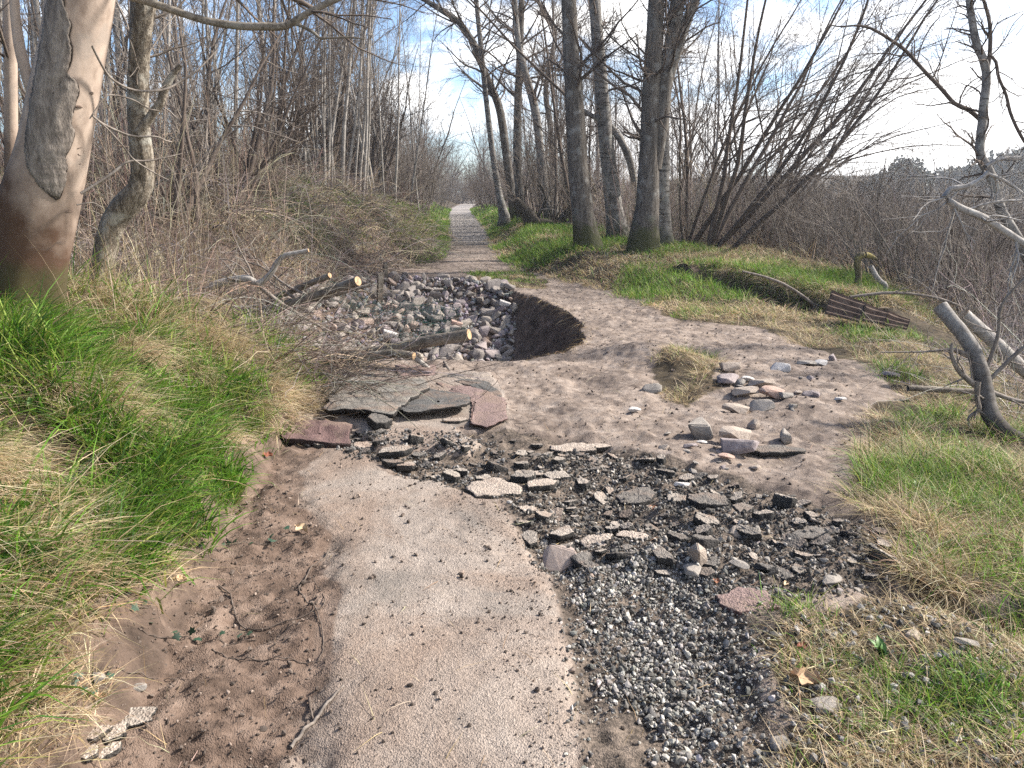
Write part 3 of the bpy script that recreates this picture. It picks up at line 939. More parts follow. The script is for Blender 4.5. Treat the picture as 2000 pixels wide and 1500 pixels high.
# second pale stem beside the sycamore
loc = at(22, 420, YS + .45); gl = np.array([loc[0], loc[1], hz(loc[0], loc[1])])
e = empty('sycamore_sapling', gl, 'slim pale sapling with a split brown wound, left of the big sycamore', 'tree')
P, R = traced([(26, 690, 34), (25, 560, 30), (24, 450, 27), (23, 380, 25), (22, 300, 24), (21, 200, 24), (20, 100, 23), (17, 0, 22), (12, -120, 20), (8, -300, 16)], YS + .45, 40)
a = Acc(); trunk_mesh(a, P, R, 20, .04)
link('trunk', a.mesh('trunk', off=gl), M_SYC, e)
a = Acc()
crown_mesh(a, P, R, rg, [(10, .9, 1.2, .3, 6, .12, 4), (6, .7, .5, .5, 5, .15, 3)], t0=.55)
link('crown', a.mesh('crown', off=gl), M_TWIG, e)
# ---- the gnarled dead tree
YG = 5.7
loc = at(185, 612, YG); gl = np.array([loc[0], loc[1], hz(loc[0], loc[1])])
gn = empty('dead_tree', gl, 'gnarled crooked tree with flaking pale bark behind the big sycamore', 'tree')
GN = [(178, 640, 50), (182, 605, 42), (183, 570, 41), (188, 520, 39), (197, 465, 42), (214, 424, 48), (238, 395, 50), (256, 372, 46), (264, 345, 42), (266, 310, 41), (265, 260, 40), (266, 200, 38), (273, 140, 36), (279, 95, 37), (287, 45, 41), (294, 0, 46), (300, -60, 46), (310, -160, 42)]
P, R = traced(GN, YG, 70, ys=None)
P[:, 1] += .12 * np.sin(np.linspace(0, 5, 70))
a = Acc(); V, Q = tubes(P[None], R[None], 36)
ctr = np.repeat(P, 36, 0); dv = V - ctr; an = np.tile(np.arange(36) / 36 * 2 * math.pi, 70); hgt = np.repeat(np.linspace(0, 3, 70), 36)
V = ctr + dv * (1 + .16 * fbm(np.cos(an) * 1.6 + 3, np.sin(an) * 1.6 + hgt * 4, 4, 91) + .07 * np.abs(fbm(np.cos(an) * 5, np.sin(an) * 5 + hgt * 9, 3, 95)))[:, None]
a.add(V, Q)
link('trunk', a.mesh('trunk', off=gl), M_GNARL, gn)
P2, R2 = traced([(272, 262, 20), (285, 240, 18), (298, 222, 17), (311, 204, 16), (318, 185, 15), (326, 165, 14), (338, 145, 12), (352, 128, 9)], YG, 24)
a = Acc(); trunk_mesh(a, P2, R2, 14, .15)
link('branch_stub', a.mesh('branch_stub', off=gl), M_GNARL, gn)
a = Acc(); crown_mesh(a, P[30:], R[30:], rg, [(12, 1.0, .9, .14, 7, .16, 4), (4, .7, .5, .5, 5, .2, 3)], (0, 0, 0), t0=.2)
link('crown', a.mesh('crown', off=gl), M_TWIGP, gn)


# ---- woodland prototypes
def sapling(seed, h, r, lev, mat, tmat, name, label, cat, group, stems=1, spread=.12, wig=.03, t0=.25, trop=(0, 0, .05), lean=(0, 0), rb=.0, k=14):
    g = np.random.default_rng(seed)
    aT, aC = Acc(), Acc()
    P = np.zeros((stems, k, 3)); R = np.zeros((stems, k))
    for s in range(stems):
        az = g.uniform(0, 2 * math.pi)
        lm = g.uniform(.15, 1.35); d = np.array([math.cos(az) * spread * g.uniform(.4, 1.3) + lean[0] * lm, math.sin(az) * spread * g.uniform(.4, 1.3) + lean[1], 1.0]); d /= np.linalg.norm(d)
        hs = h * g.uniform(.65, 1.05) if stems > 1 else h
        p = np.array([math.cos(az) * rb * g.uniform(0, 1), math.sin(az) * rb * g.uniform(0, 1), -.25])
        for j in range(k):
            P[s, j] = p
            p = p + d * hs / (k - 1)
            d = d + g.normal(size=3) * wig * np.array([1, 1, .3]) + np.array([0, 0, .03]); d /= np.linalg.norm(d)
        R[s] = r * g.uniform(.6, 1.1) * (1 - .86 * np.linspace(0, 1, k) ** .9)
    V, Q = tubes(P, R, 7 if stems < 4 else 5, wob=.06)
    aT.add(V, Q)
    PP, RR = P, R
    first = True
    for (n, ang, ln, rr, kk, wg, sd) in lev:
        PP, RR = grow(PP, RR, n, t0 if first else .15, .98, ang, ln, rr, kk, wg, trop, g, rmin=.0026)
        V, Q = tubes(PP, RR, sd); aC.add(V, Q)
        first = False
    e = empty(name, (0, 0, -50), label, cat, group)
    link('trunk', aT.mesh('trunk'), mat, e)
    link('crown', aC.mesh('crown'), tmat, e)
    return e


class Placer:
    """the first placement moves the prototype itself, later ones copy it"""
    def __init__(s, protos): s.p = protos; s.used = [False] * len(protos)

    def put(s, i, x, y, rz, sc, tilt=(0, 0), label=None, dz=0.):
        z = hz(x, y) + dz
        r = s.p[i]
        if not s.used[i]:
            s.used[i] = True
            r.location = (x, y, z); r.rotation_euler = (tilt[0], tilt[1], rz); r.scale = (sc, sc, sc)
            if label: r['label'] = label
            return r
        return copy_thing(r, (x, y, z), rz, (sc, sc, sc), label, tilt)

    def done(s):
        for u, r in zip(s.used, s.p):
            if not u:
                for c in list(r.children): bpy.data.objects.remove(c)
                bpy.data.objects.remove(r)


LBL_POLE = 'tall thin pale sapling in the bare wood above the left mound'
GRP_POLE = 'thin saplings of the left wood'
poles = Placer([sapling(100 + i, 11 + i, .058 + .010 * (i % 3), [(24, .55, .2, .35, 6, .09, 4), (6, .6, .5, .5, 4, .14, 3), (3, .6, .55, .6, 3, .18, 3)], M_POLE, M_TWIG if i == 2 else M_TWIGP, 'sapling_tree', LBL_POLE, 'tree', GRP_POLE,
                        t0=.18, wig=.025) for i in range(5)])
LBL_COP = 'many-stemmed grey coppice tree standing in the left wood'
GRP_COP = 'coppiced trees of the left wood'
cop = Placer([sapling(120 + i, 8.5 + i, .042, [(11, .5, .24, .4, 6, .1, 3), (5, .6, .5, .5, 4, .16, 3), (3, .6, .5, .6, 3, .18, 3)], M_POLE, M_TWIGP, 'coppice_tree', LBL_COP, 'tree', GRP_COP, stems=7, spread=.2, rb=.35, t0=.2) for i in range(3)])
LBL_BUSH = 'bushy bare thorn with spreading dark branches in the left wood'
GRP_BUSH = 'bare thorn bushes of the left wood'
bush = Placer([sapling(140 + i, 4.6 + .5 * i, .06, [(11, .75, .38, .4, 7, .16, 4), (5, .7, .5, .5, 5, .2, 3), (4, .8, .5, .55, 4, .25, 3)], M_TWIG, M_TWIGP if i == 1 else M_TWIG, 'thorn_bush', LBL_BUSH, 'bush', GRP_BUSH, stems=5, spread=.5, wig=.09, rb=.3, t0=.15, trop=(0, 0, .02)) for i in range(3)])
rw = np.random.default_rng(42)


def wood_x(y):
    return xl_(y) - ip(y, [9, 14, 25, 40, 70], [2.0, 1.9, 1.6, 1.2, 1.0])


# thin saplings: loose rows going back from the mound
n = 0
while n < 84:
    y = 13.5 * (5.2 ** rw.uniform(0, 1))
    x = wood_x(y) - abs(rw.normal()) * (2.5 + .17 * y)
    if abs(x) > y * .8: continue
    poles.put(n % 5, x, y, rw.uniform(0, 6.28), rw.uniform(.65, 1.05), (rw.normal() * .05, rw.normal() * .05))
    n += 1
# the pale clump of poles right above the mound
for i, (px, y) in enumerate([(640, 19), (655, 19.5), (668, 18.5), (690, 19), (702, 20), (708, 19), (716, 21), (735, 22), (752, 23), (772, 24), (600, 18), (585, 20), (800, 27), (820, 30)]):
    p = at(px, 400, y)
    poles.put(i % 5, p[0], y, rw.uniform(0, 6.28), rw.uniform(.6, .85), (rw.normal() * .06, rw.normal() * .06 + .02))
for i in range(20):
    y = 15 * (5 ** rw.uniform(0, 1)); x = wood_x(y) - abs(rw.normal()) * (2 + .2 * y)
    cop.put(i % 3, x, y, rw.uniform(0, 6.28), rw.uniform(.6, 1.0))
for i in range(24):
    y = 10.5 * (5.5 ** rw.uniform(0, 1)); x = wood_x(y) - .6 - abs(rw.normal()) * (2 + .16 * y)
    if x / y > -.28 and y < 26: continue
    bush.put(i % 3, x, y, rw.uniform(0, 6.28), rw.uniform(.6, 1.0))
for (px, y, s_) in [(430, 12.5, 1.0), (350, 11, .9), (500, 15, .9), (545, 17, .75)]:
    p = at(px, 380, y); bush.put(n % 3, p[0], y, rw.uniform(0, 6.28), s_); n += 1
for i in range(18):
    y = rw.uniform(24, 62); x = xl_(y) - 1.9 - abs(rw.normal()) * 2.2
    bush.put(i % 3, x, y, rw.uniform(0, 6.28), rw.uniform(.95, 1.5), label='grey bare thorn arching towards the far path from its left side')['group'] = 'thorns arching over the far path'
for i in range(26):
    y = rw.uniform(62, 112); p = at(rw.uniform(770, 1000), 380, y)
    if abs(p[0] - (xl_(y) + xr_(y)) / 2) < 2.6 and y < 105: continue
    bush.put(i % 3, p[0], y, rw.uniform(0, 6.28), rw.uniform(1.3, 2.1), label='grey bare thorn crowding the bend at the far end of the path')['group'] = 'thorns at the far bend'
for x, y, s_ in [(-5.6, .5, 1.2), (-6.5, 2.6, 1.3), (-5.4, -1.6, 1.1), (-7.5, 4.5, 1.3), (-5.8, 4.4, .9), (-4.6, -3.2, 1.2), (-7.2, 7.0, 1.1)]:  # unseen thorns left of the camera, added to block sky light
    bush.put(int(abs(x * 7)) % 3, x, y, x * 3, s_)
for x, y in [(-6.2, 1.5), (-7.8, 3.2), (-5.2, -.5), (-6.9, 5.6), (-9, 1)]:  # unseen poles added among them to screen the sky as well
    poles.put(int(abs(x * 7)) % 5, x, y, x * 3, .8)
poles.done(); cop.done(); bush.done()

# ---- right-hand scrub: willows leaning right, then the grey thicket
LBL_WIL = 'many-stemmed dark willow sweeping its branches to the right beyond the berm'
GRP_WIL = 'leaning willows right of the tree bank'
wil = Placer([sapling(160 + i, 7.5 + .6 * i, .075, [(10, .55, .45, .40, 8, .13, 4), (6, .6, .5, .5, 5, .17, 3), (6, .6, .55, .5, 4, .2, 3)], M_TWIG, M_TWIG, 'willow_tree', LBL_WIL, 'tree', GRP_WIL, stems=5, spread=.55, wig=.06, rb=.5, t0=.2,
                      trop=(.05, 0, .01), lean=(.75, .0)) for i in range(3)])
for i, (px, py, y, s_) in enumerate([(1350, 480, 17.5, 1.0), (1390, 492, 16.6, .95), (1450, 500, 19, .9), (1340, 470, 24, 1.0), (1410, 470, 28, 1.0)]):
    p = at(px, py, y)
    wil.put(i % 3, p[0], y, rw.normal() * .25, s_, label=None)
LBL_RT = 'slender bare tree in the wet wood behind the right-hand alders'
GRP_RT = 'slender trees behind the alders'
rt = Placer([sapling(180 + i, 10 + i, .08, [(22, .6, .28, .35, 6, .1, 4), (7, .65, .5, .5, 4, .14, 3), (5, .65, .5, .6, 3, .15, 3)], M_POLE if i % 2 else M_TWIG, M_TWIG, 'bare_tree', LBL_RT, 'tree', GRP_RT, t0=.15, wig=.04) for i in range(4)])
for i in range(48):
    y = 22 * (3.2 ** rw.uniform(0, 1)); x = xr_(y) + 1.2 + abs(rw.normal()) * (.16 * y)
    if x / y > .33: continue
    rt.put(i % 4, x, y, rw.uniform(0, 6.28), rw.uniform(.55, 1.0), (rw.normal() * .06, rw.normal() * .06))
LBL_SC = 'grey-brown leafless scrub bush in the wet thicket on the right'
GRP_SC = 'scrub bushes of the right thicket'
scr = Placer([sapling(200 + i, 3.0, .022, [(10, .5, .4, .5, 6, .12, 3), (5, .55, .55, .6, 4, .18, 3)], M_TWIGP if i == 1 else M_TWIG, M_TWIG if i == 2 else M_TWIGP, 'scrub_bush', LBL_SC, 'bush', GRP_SC, stems=16, spread=.6, wig=.09, rb=.9, t0=.2, trop=(.01, 0, .05)) for i in range(3)])
n = 0
while n < 170:
    y = 10.5 * (7 ** rw.uniform(0, 1)); x = ip(y, [8, 14, 20, 60], [5.6, 6.4, 5.5, 9]) + abs(rw.normal()) * (1.5 + .42 * y)
    if x > y * .85 + 2: continue
    scr.put(n % 3, x, y, rw.uniform(0, 6.28), rw.uniform(.7, 1.15) * (.75 + .25 * sm(10, 25, y)))
    n += 1
# undergrowth bushes closing the view at the far end of the path
for i in range(70):
    y = rw.uniform(24, 105); s_ = rw.choice([-1, 1])
    x = (xl_(y) - .8 - abs(rw.normal()) * .09 * y) if s_ < 0 else (xr_(y) + 1.2 + abs(rw.normal()) * .1 * y)
    scr.put(i % 3, x, y, rw.uniform(0, 6.28), rw.uniform(.8, 1.5), label='grey bare bush crowding the far stretch of the path')['group'] = 'bushes along the far path'
for i in range(26):
    y = rw.uniform(70, 130); x = -y * .085 + rw.normal() * 9
    if abs(x - (xl_(y) + xr_(y)) / 2) < 2.2 and y < 105: x += 4
    rt.put(i % 4, x, y, rw.uniform(0, 6.28), rw.uniform(.6, .9), label='distant bare tree closing the view at the end of the path')['group'] = 'distant trees at the path end'
for i in range(30):
    y = rw.uniform(58, 120); p = at(rw.uniform(800, 985), 380, y)
    c_ = (xl_(y) + xr_(y)) / 2
    if abs(p[0] - c_) < 2.0 and y < 100: continue
    (rt if i % 2 else scr).put(i % 3, p[0], y, rw.uniform(0, 6.28), rw.uniform(.55, .9) * (1 if i % 2 else 1.9), label='distant bare tree closing the view at the end of the path')['group'] = 'distant trees at the path end'
for i in range(16):
    y = rw.uniform(112, 132); p = at(rw.uniform(872, 985), 380, y)
    (rt if i % 3 == 0 else scr).put(i % 3, p[0], y, rw.uniform(0, 6.28), rw.uniform(.6, .9) * (1 if i % 3 == 0 else 2.4), label='distant bare tree closing the view at the end of the path')['group'] = 'distant trees at the path end'
wil.done(); rt.done(); scr.done()

# ---- far round trees on the rise at the right
def leaf_crown(seed, r, n):
    g = np.random.default_rng(seed)
    c = g.normal(size=(26, 3)); c /= np.linalg.norm(c, axis=1, keepdims=True); c *= g.uniform(.2, .8, (26, 1)) * r; c[:, 2] = c[:, 2] * .75 + r * .95
    k = g.integers(0, 26, n)
    d = g.normal(size=(n, 3)); d /= np.linalg.norm(d, axis=1, keepdims=True)
    p = c[k] + d * r * .38 * g.uniform(.6, 1.05, (n, 1))
    u = g.normal(size=(n, 3)); u /= np.linalg.norm(u, axis=1, keepdims=True); v = np.cross(u, g.normal(size=(n, 3))); v /= np.linalg.norm(v, axis=1, keepdims=True)
    s = r * .09 * g.uniform(.6, 1.4, (n, 1))
    V = np.stack([p - u * s, p + v * s * .6, p + u * s, p - v * s * .6], 1).reshape(-1, 3)
    col = np.repeat(np.array([[.035, .045, .032]]) * g.uniform(.6, 1.5, (n, 1)), 4, 0)
    return mesh_np('crown', V, np.arange(n * 4).reshape(-1, 4), col=col)


M_LEAF = leafy_material("dark_evergreen_leaves", .15)
FT = []
for i in range(2):
    e = empty('round_tree', (0, 0, -50), 'dark rounded distant tree on the skyline beyond the right thicket', 'tree', 'distant rounded trees on the right skyline')
    V, Q = tubes(np.array([[[0, 0, -.5], [.1, 0, 2.], [0, .1, 5.]]]), np.array([[.35, .28, .15]]), 8)
    link('trunk', mesh_np('trunk', V, Q), M_TWIG, e)
    link('crown', leaf_crown(300 + i, 4.2, 2600), M_LEAF, e)
    FT.append(e)
ft = Placer(FT)
for i, (px, s_) in enumerate([(1735, .9), (1765, 1.05), (1790, 1.0), (1850, .8), (1880, 1.05), (1960, 1.25), (2010, 1.4), (2060, 1.3), (1700, .7), (1640, .55), (1590, .5), (1920, .9), (2120, 1.2), (2200, 1.3)]):
    y = 150 + 12 * math.sin(i * 2.3)
    p = at(px, 360, y)
    ft.put(i % 2, p[0], y, i * 1.3, s_ * .95, dz=-.6)
ft.done()
# ---- leaning cut tree at the right edge
M_LEAN = bark_material('silver_bark_dark_foot', (.09, .08, .07), (.20, .185, .17), (.33, .315, .29), None, scz=1, sc=9, bumpd=.006, stain_shade=((.028, .022, .018), .12, 0.))
YL = 4.85
b = G(1990, 868)
loc = np.array([b[0], b[1], b[2]])
lt = empty('leaning_tree', loc, 'grey curved trunk leaning left with its top sawn off, at the right bank', 'tree')
LT = [(2075, 905, 44), (2030, 885, 40), (1995, 866, 37), (1965, 848, 35), (1940, 820, 34), (1928, 790, 33), (1922, 755, 31), (1912, 715, 29), (1898, 680, 28), (1876, 648, 27), (1855, 622, 27), (1836, 598, 28)]
P, R = traced(LT, YL, 50, ys=np.linspace(YL - .15, YL + .5, len(LT)))
a = Acc(); trunk_mesh(a, P, R, 24, .06)
link('trunk', a.mesh('trunk', off=loc), M_LEAN, lt)


def cut_face(P0, P1, r, off, parent, name='cut_end'):
    d = (P0 - P1) / np.linalg.norm(P0 - P1)
    u = np.cross(d, [0, 0, 1.]); u /= np.linalg.norm(u); v = np.cross(d, u)
    th = np.arange(18) / 18 * 2 * math.pi
    c = P0 + d * .003
    ring = [c + (u * math.cos(t) + v * math.sin(t)) * r for t in th]
    back = [P0 - d * .01 + (u * math.cos(t) + v * math.sin(t)) * r * .98 for t in th]
    Vv = np.array(ring + [c + d * .002] + back) - off
    T = [[i, (i + 1) % 18, 18] for i in range(18)]
    Qs = [[19 + i, 19 + (i + 1) % 18, (i + 1) % 18, i] for i in range(18)]
    return link(name, mesh_np(name, Vv, Qs, T, smooth=False), M_CUT, parent)


cf = cut_face(P[-1], P[-3], R[-1] * .95, loc, lt)
cf.data.materials[0] = M_GREYLOG
a = Acc(); rg = np.random.default_rng(71)
BR = [([(1928, 770, 12), (1895, 745, 12), (1870, 720, 10), (1858, 690, 8), (1860, 670, 5)], 0), ([(1905, 700, 11), (1880, 690, 10), (1858, 683, 8), (1800, 687, 4), (1720, 688, 2.5)], .1), ([(1910, 745, 11), (1908, 775, 10), (1912, 800, 9), (1895, 812, 6), (1890, 822, 4)], -.1),
      ([(1920, 735, 9), (1938, 690, 8), (1950, 650, 7), (1955, 600, 6), (1985, 560, 5), (2030, 520, 4)], .1), ([(1925, 760, 10), (1960, 775, 9), (2000, 785, 8), (2060, 790, 7)], .1), ([(1925, 750, 8), (1975, 700, 8), (2010, 670, 7), (2060, 630, 6)], .2)]
for st, dy in BR:
    p, r = traced(st, YL + .2 + dy, 16)
    V, Q = tubes(p[None], r[None], 8, wob=.1); a.add(V, Q)
    C, RR = grow(p[None], r[None], 8, .25, 1, .8, .5, .4, 7, .16, (0, 0, .02), rg, rmin=.0016)
    V, Q = tubes(C, RR, 4); a.add(V, Q)
    C, RR = grow(C, RR, 3, .2, 1, .7, .5, .6, 5, .18, (0, 0, .02), rg, rmin=.0013)
    V, Q = tubes(C, RR, 3); a.add(V, Q)
link('branch', a.mesh('branch', off=loc), M_TWIGP, lt)
# ---- birch at the right edge
YR = 8.5
p0 = at(2040, 600, YR); loc = np.array([p0[0], YR, hz(p0[0], YR)])
bt = empty('birch_tree', loc, 'crooked banded birch against the white sky at the right', 'tree')
BP = [(2075, 680, 26), (2040, 600, 24), (2005, 500, 22), (1982, 455, 20), (1955, 410, 20), (1942, 360, 20), (1925, 325, 21), (1914, 300, 19), (1916, 260, 18), (1922, 200, 18), (1927, 150, 17), (1921, 118, 17), (1908, 88, 16), (1900, 50, 15), (1893, 0, 14), (1888, -60, 13)]
P, R = traced(BP, YR, 60, .9)
P = np.vstack([P[0] + [.1, 0, -.6], P]); R = np.r_[R[0], R]
a = Acc(); trunk_mesh(a, P, R, 20, .1)
link('trunk', a.mesh('trunk', off=loc), M_BIRCH, bt)
a = Acc(); rg = np.random.default_rng(81)
aP = Acc()
for st, dy in [([(1914, 233, 9), (1890, 213, 9), (1865, 203, 8.5), (1840, 175, 8), (1800, 133, 7.5), (1770, 100, 7), (1740, 78, 6.5), (1700, 55, 5.5), (1670, 50, 4), (1640, 52, 3), (1620, 48, 2)], .1), ([(1929, 140, 8), (1934, 90, 8), (1932, 40, 7), (1918, -10, 6), (1900, -70, 5)], 0),
               ([(1930, 105, 5), (1945, 120, 6), (1950, 150, 6), (1965, 185, 6), (1975, 225, 6), (2000, 275, 6), (2040, 330, 5)], -.1),
               ([(1930, 335, 8), (1915, 350, 9), (1885, 365, 10), (1857, 368, 11), (1846, 386, 13), (1880, 408, 14), (1920, 425, 14), (1960, 450, 14), (2010, 482, 15), (2060, 510, 15)], -1.6),
               ([(1925, 325, 8), (1950, 312, 8), (1985, 308, 7), (2040, 306, 6)], -.8), ([(1920, 335, 6), (1960, 352, 6), (2000, 380, 6), (2050, 420, 5)], -.9), ([(1890, 410, 5), (1940, 395, 5), (2010, 390, 4)], -1.4)]:
    tgt = aP if dy < -.5 else a
    p, r = traced(st, YR + dy, 24)
    V, Q = tubes(p[None], r[None], 8, wob=.08); tgt.add(V, Q)
    C, RR = grow(p[None], r[None], 18, .1, 1, .85, .45, .4, 7, .2, (0, 0, .02), rg, rmin=.0022)
    V, Q = tubes(C, RR, 4); tgt.add(V, Q)
    C, RR = grow(C, RR, 6, .2, 1, .7, .5, .6, 5, .22, (0, 0, .02), rg, rmin=.0018)
    V, Q = tubes(C, RR, 3); tgt.add(V, Q)
C, RR = grow(P[None, 20:], R[None, 20:], 26, .1, 1, .9, .22, .3, 7, .2, (0, 0, .0), rg, rmin=.0022)
V, Q = tubes(C, RR, 4); a.add(V, Q)
C, RR = grow(C, RR, 6, .2, 1, .7, .5, .6, 5, .22, (0, 0, .0), rg, rmin=.0018)
V, Q = tubes(C, RR, 3); a.add(V, Q)
link('crown', a.mesh('crown', off=loc), M_TWIG, bt)
link('bough', aP.mesh('bough', off=loc), M_GREYLOG, bt)['label'] = 'pale crooked low bough with fine grey twigs'

# ================================================================== STONES, BROKEN ASPHALT, LOGS, SHEETS
from bpy import data as BD


def rock_mesh(name, seed, dims=(1, .8, .6), npts=16, bev=.05):
    g = np.random.default_rng(seed)
    bm = bmesh.new()
    p = g.normal(size=(npts, 3)); p /= np.linalg.norm(p, axis=1, keepdims=True)
    p *= g.uniform(.82, 1.0, (npts, 1))
    p = np.sign(p) * np.abs(p) ** .8
    for q in p: bm.verts.new(Vector(q * np.array(dims) * .5))
    r = bmesh.ops.convex_hull(bm, input=bm.verts)
    for v in [v for v in bm.verts if not v.link_faces]: bm.verts.remove(v)
    bmesh.ops.dissolve_limit(bm, angle_limit=rad(9), verts=bm.verts, edges=bm.edges)
    bmesh.ops.bevel(bm, geom=bm.edges[:], offset=bev * min(dims), segments=2, affect='EDGES', clamp_overlap=True)
    bmesh.ops.triangulate(bm, faces=bm.faces[:])
    xs_ = [v.co.x for v in bm.verts]; w_ = max(xs_) - min(xs_)
    bmesh.ops.scale(bm, vec=(1 / w_, 1 / w_, 1 / w_), verts=bm.verts)
    me = BD.meshes.new(name); bm.to_mesh(me); bm.free()
    return me


def chunk_mesh(name, seed, thick=.14, n=7, asp=.75, rough=.022):
    """broken asphalt plate, about 1 unit across, standing on z=0"""
    g = np.random.default_rng(seed)
    ca = np.sort((np.arange(n) + g.uniform(-.42, .42, n)) / n * 2 * math.pi)
    cr = g.uniform(.30, .54, n)
    cx, cy = np.cos(ca) * cr, np.sin(ca) * cr * asp
    M = 56
    th = np.arange(M) / M * 2 * math.pi
    X = np.interp(th, np.r_[ca[-1] - 2 * math.pi, ca, ca[0] + 2 * math.pi], np.r_[cx[-1], cx, cx[0]])
    Y = np.interp(th, np.r_[ca[-1] - 2 * math.pi, ca, ca[0] + 2 * math.pi], np.r_[cy[-1], cy, cy[0]])
    j = 1 + .12 * fbm(X * 6 + seed, Y * 6, 4, seed, .65)
    X = X * j; Y = Y * j
    w_ = X.max() - X.min(); X = (X - X.mean()) / w_; Y = (Y - Y.mean()) / w_
    prof = [(0, 0, 0), (.85, 0, .3), (.95, .12, 1), (1.0, .45, 1), (1.0, .8, 1), (.965, .98, .8), (.9, 1.0, .5), (.65, 1.0, .5), (.35, 1.0, .5), (0, 1.0, .5)]
    V = []; 
    for (s, h, k) in prof:
        x = X * s; y = Y * s
        dz = rough * (fbm(x * 14 + seed, y * 14, 4, seed + 5) + .8 * fbm(x * 38, y * 38, 2, seed + 9)) * (1 if h > .5 else .3)
        lat = 1 + .10 * k * fbm(np.cos(th) * 9 + h * 7, np.sin(th) * 9 + seed, 3, seed + 2)
        V.append(np.stack([x * lat, y * lat, np.full(M, h * thick) + dz + .03 * thick * np.sin(x * 4 + seed)], -1))
    V = np.array(V); k = len(prof)
    idx = np.arange(k * M).reshape(k, M); nx = np.roll(idx, -1, 1)
    Q = np.stack([idx[:-1], nx[:-1], nx[1:], idx[1:]], -1).reshape(-1, 4)
    return mesh_np(name, V.reshape(-1, 3), Q, smooth=True)


def asphalt_chunk_material(name, top, side, dustk=1.0, keep=False):
    m, nt, b = newmat(name, .95)
    tc = nd(nt, 'ShaderNodeTexCoord'); oi = nd(nt, 'ShaderNodeObjectInfo')
    geo = nd(nt, 'ShaderNodeNewGeometry')
    co = nd(nt, 'ShaderNodeVectorMath', {0: geo.outputs['Position'], 1: (3.1, 1.7, 5.3)}, operation='ADD').outputs[0]
    n1 = noise(nt, co, 9, 6, .6); n2 = noise(nt, co, 70, 4, .65)
    vo = nd(nt, 'ShaderNodeTexVoronoi', {'Vector': co, 'Scale': 130.0})
    spk = ramp(nt, nd(nt, 'ShaderNodeSeparateColor', {0: vo.outputs['Color']}).outputs[0], [(0, .45), (.5, .9), (.85, 1.2), (1., 1.8)])
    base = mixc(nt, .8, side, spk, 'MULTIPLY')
    d = mixc(nt, .4, mixc(nt, n1, tuple(v * .75 for v in top), tuple(v * 1.2 for v in top)), spk, 'MULTIPLY')
    d = d if keep else mixc(nt, ramp(nt, oi.outputs['Random'], [(0, 0.), (.6, .05), (.85, .3), (1., .7)]), d, mixc(nt, .5, base, (.10, .095, .09)))
    n0 = noise(nt, co, 3.2, 7, .65, .5)
    d = mixc(nt, ramp(nt, n0, [(.48, 0.), (.62, .8)]), d, mixc(nt, n2, (.13, .095, .075), (.25, .185, .145)))
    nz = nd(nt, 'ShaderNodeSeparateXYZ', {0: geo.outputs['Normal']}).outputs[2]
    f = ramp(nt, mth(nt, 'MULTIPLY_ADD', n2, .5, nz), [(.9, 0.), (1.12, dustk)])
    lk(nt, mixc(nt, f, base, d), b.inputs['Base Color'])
    bump(nt, b, mth(nt, 'MULTIPLY_ADD', vo.outputs['Distance'], .5, n2), .8, .012)
    return m


M_CHUNK = asphalt_chunk_material("broken_asphalt", (.30, .262, .225), (.042, .04, .038))
M_CHUNKD = asphalt_chunk_material("dark_broken_asphalt", (.13, .118, .106), (.036, .034, .033))
M_CHUNKR = asphalt_chunk_material("red_tarmac", (.20, .142, .13), (.075, .045, .043))
CH = [chunk_mesh('asphalt_chunk', 500 + i, thick=[.16, .22, .3, .2, .26, .13, .36, .18, .24, .3][i], n=[6, 7, 6, 8, 5, 7, 6, 9, 6, 5][i], asp=[.7, .8, .9, .6, .8, .75, .95, .7, .65, .85][i]) for i in range(10)]
RK = [rock_mesh('rock', 600 + i, dims=[(1, .8, .62), (1, .7, .45), (1, .75, .8), (1, .6, .35), (.9, .8, .7), (1, .65, .5), (1, .85, .5), (1, .55, .4), (.95, .75, .6), (1, .9, .75)][i], npts=[14, 16, 13, 15, 18, 12, 15, 14, 20, 13][i]) for i in range(10)]
RKv = []
for i, me in enumerate(RK):                   # the same stones in a dusty tan, pink, purple finish
    RKv.append(me)


def sized(px, py, wpx):
    g = G(px, py); t = g[1] / ray(px, py)[1]
    return g, wpx * t / FPX


def place_obj(me, name, mat, g, size, rz, tilt=(0, 0), sc=(1, 1, 1), sink=.3, label=None, cat='stone', group=None, zoff=None):
    m2 = me
    o = BD.objects.new(name, me); COL.objects.link(o)
    if mat:
        if not me.materials: me.materials.append(mat)
        if me.materials[0] != mat:
            o.material_slots[0].link = 'OBJECT'; o.material_slots[0].material = mat
    z = hz(g[0], g[1])
    o.location = (g[0], g[1], z + (zoff if zoff is not None else 0))
    o.rotation_euler = (tilt[0], tilt[1], rz); o.scale = (size * sc[0], size * sc[1], size * sc[2])
    return tag(o, label, cat, group, 'thing')


M_RTAN = stone_material('tan_stone', (.25, .20, .165), (.42, .355, .30), dustk=.4)
M_RPT = stone_material('pinkish_tan_stone', (.33, .245, .205), (.50, .40, .35), dustk=.4)
M_RGREY = stone_material('grey_stone', (.17, .157, .145), (.32, .295, .27), dustk=.35)
M_RPURP = stone_material('purple_grey_stone', (.17, .142, .148), (.31, .268, .27), dustk=.2)
M_RPINK = stone_material('pink_stone', (.30, .19, .15), (.42, .30, .25), dustk=.2)
M_RPALE = stone_material('pale_stone', (.36, .345, .34), (.52, .50, .48), dustk=.1)
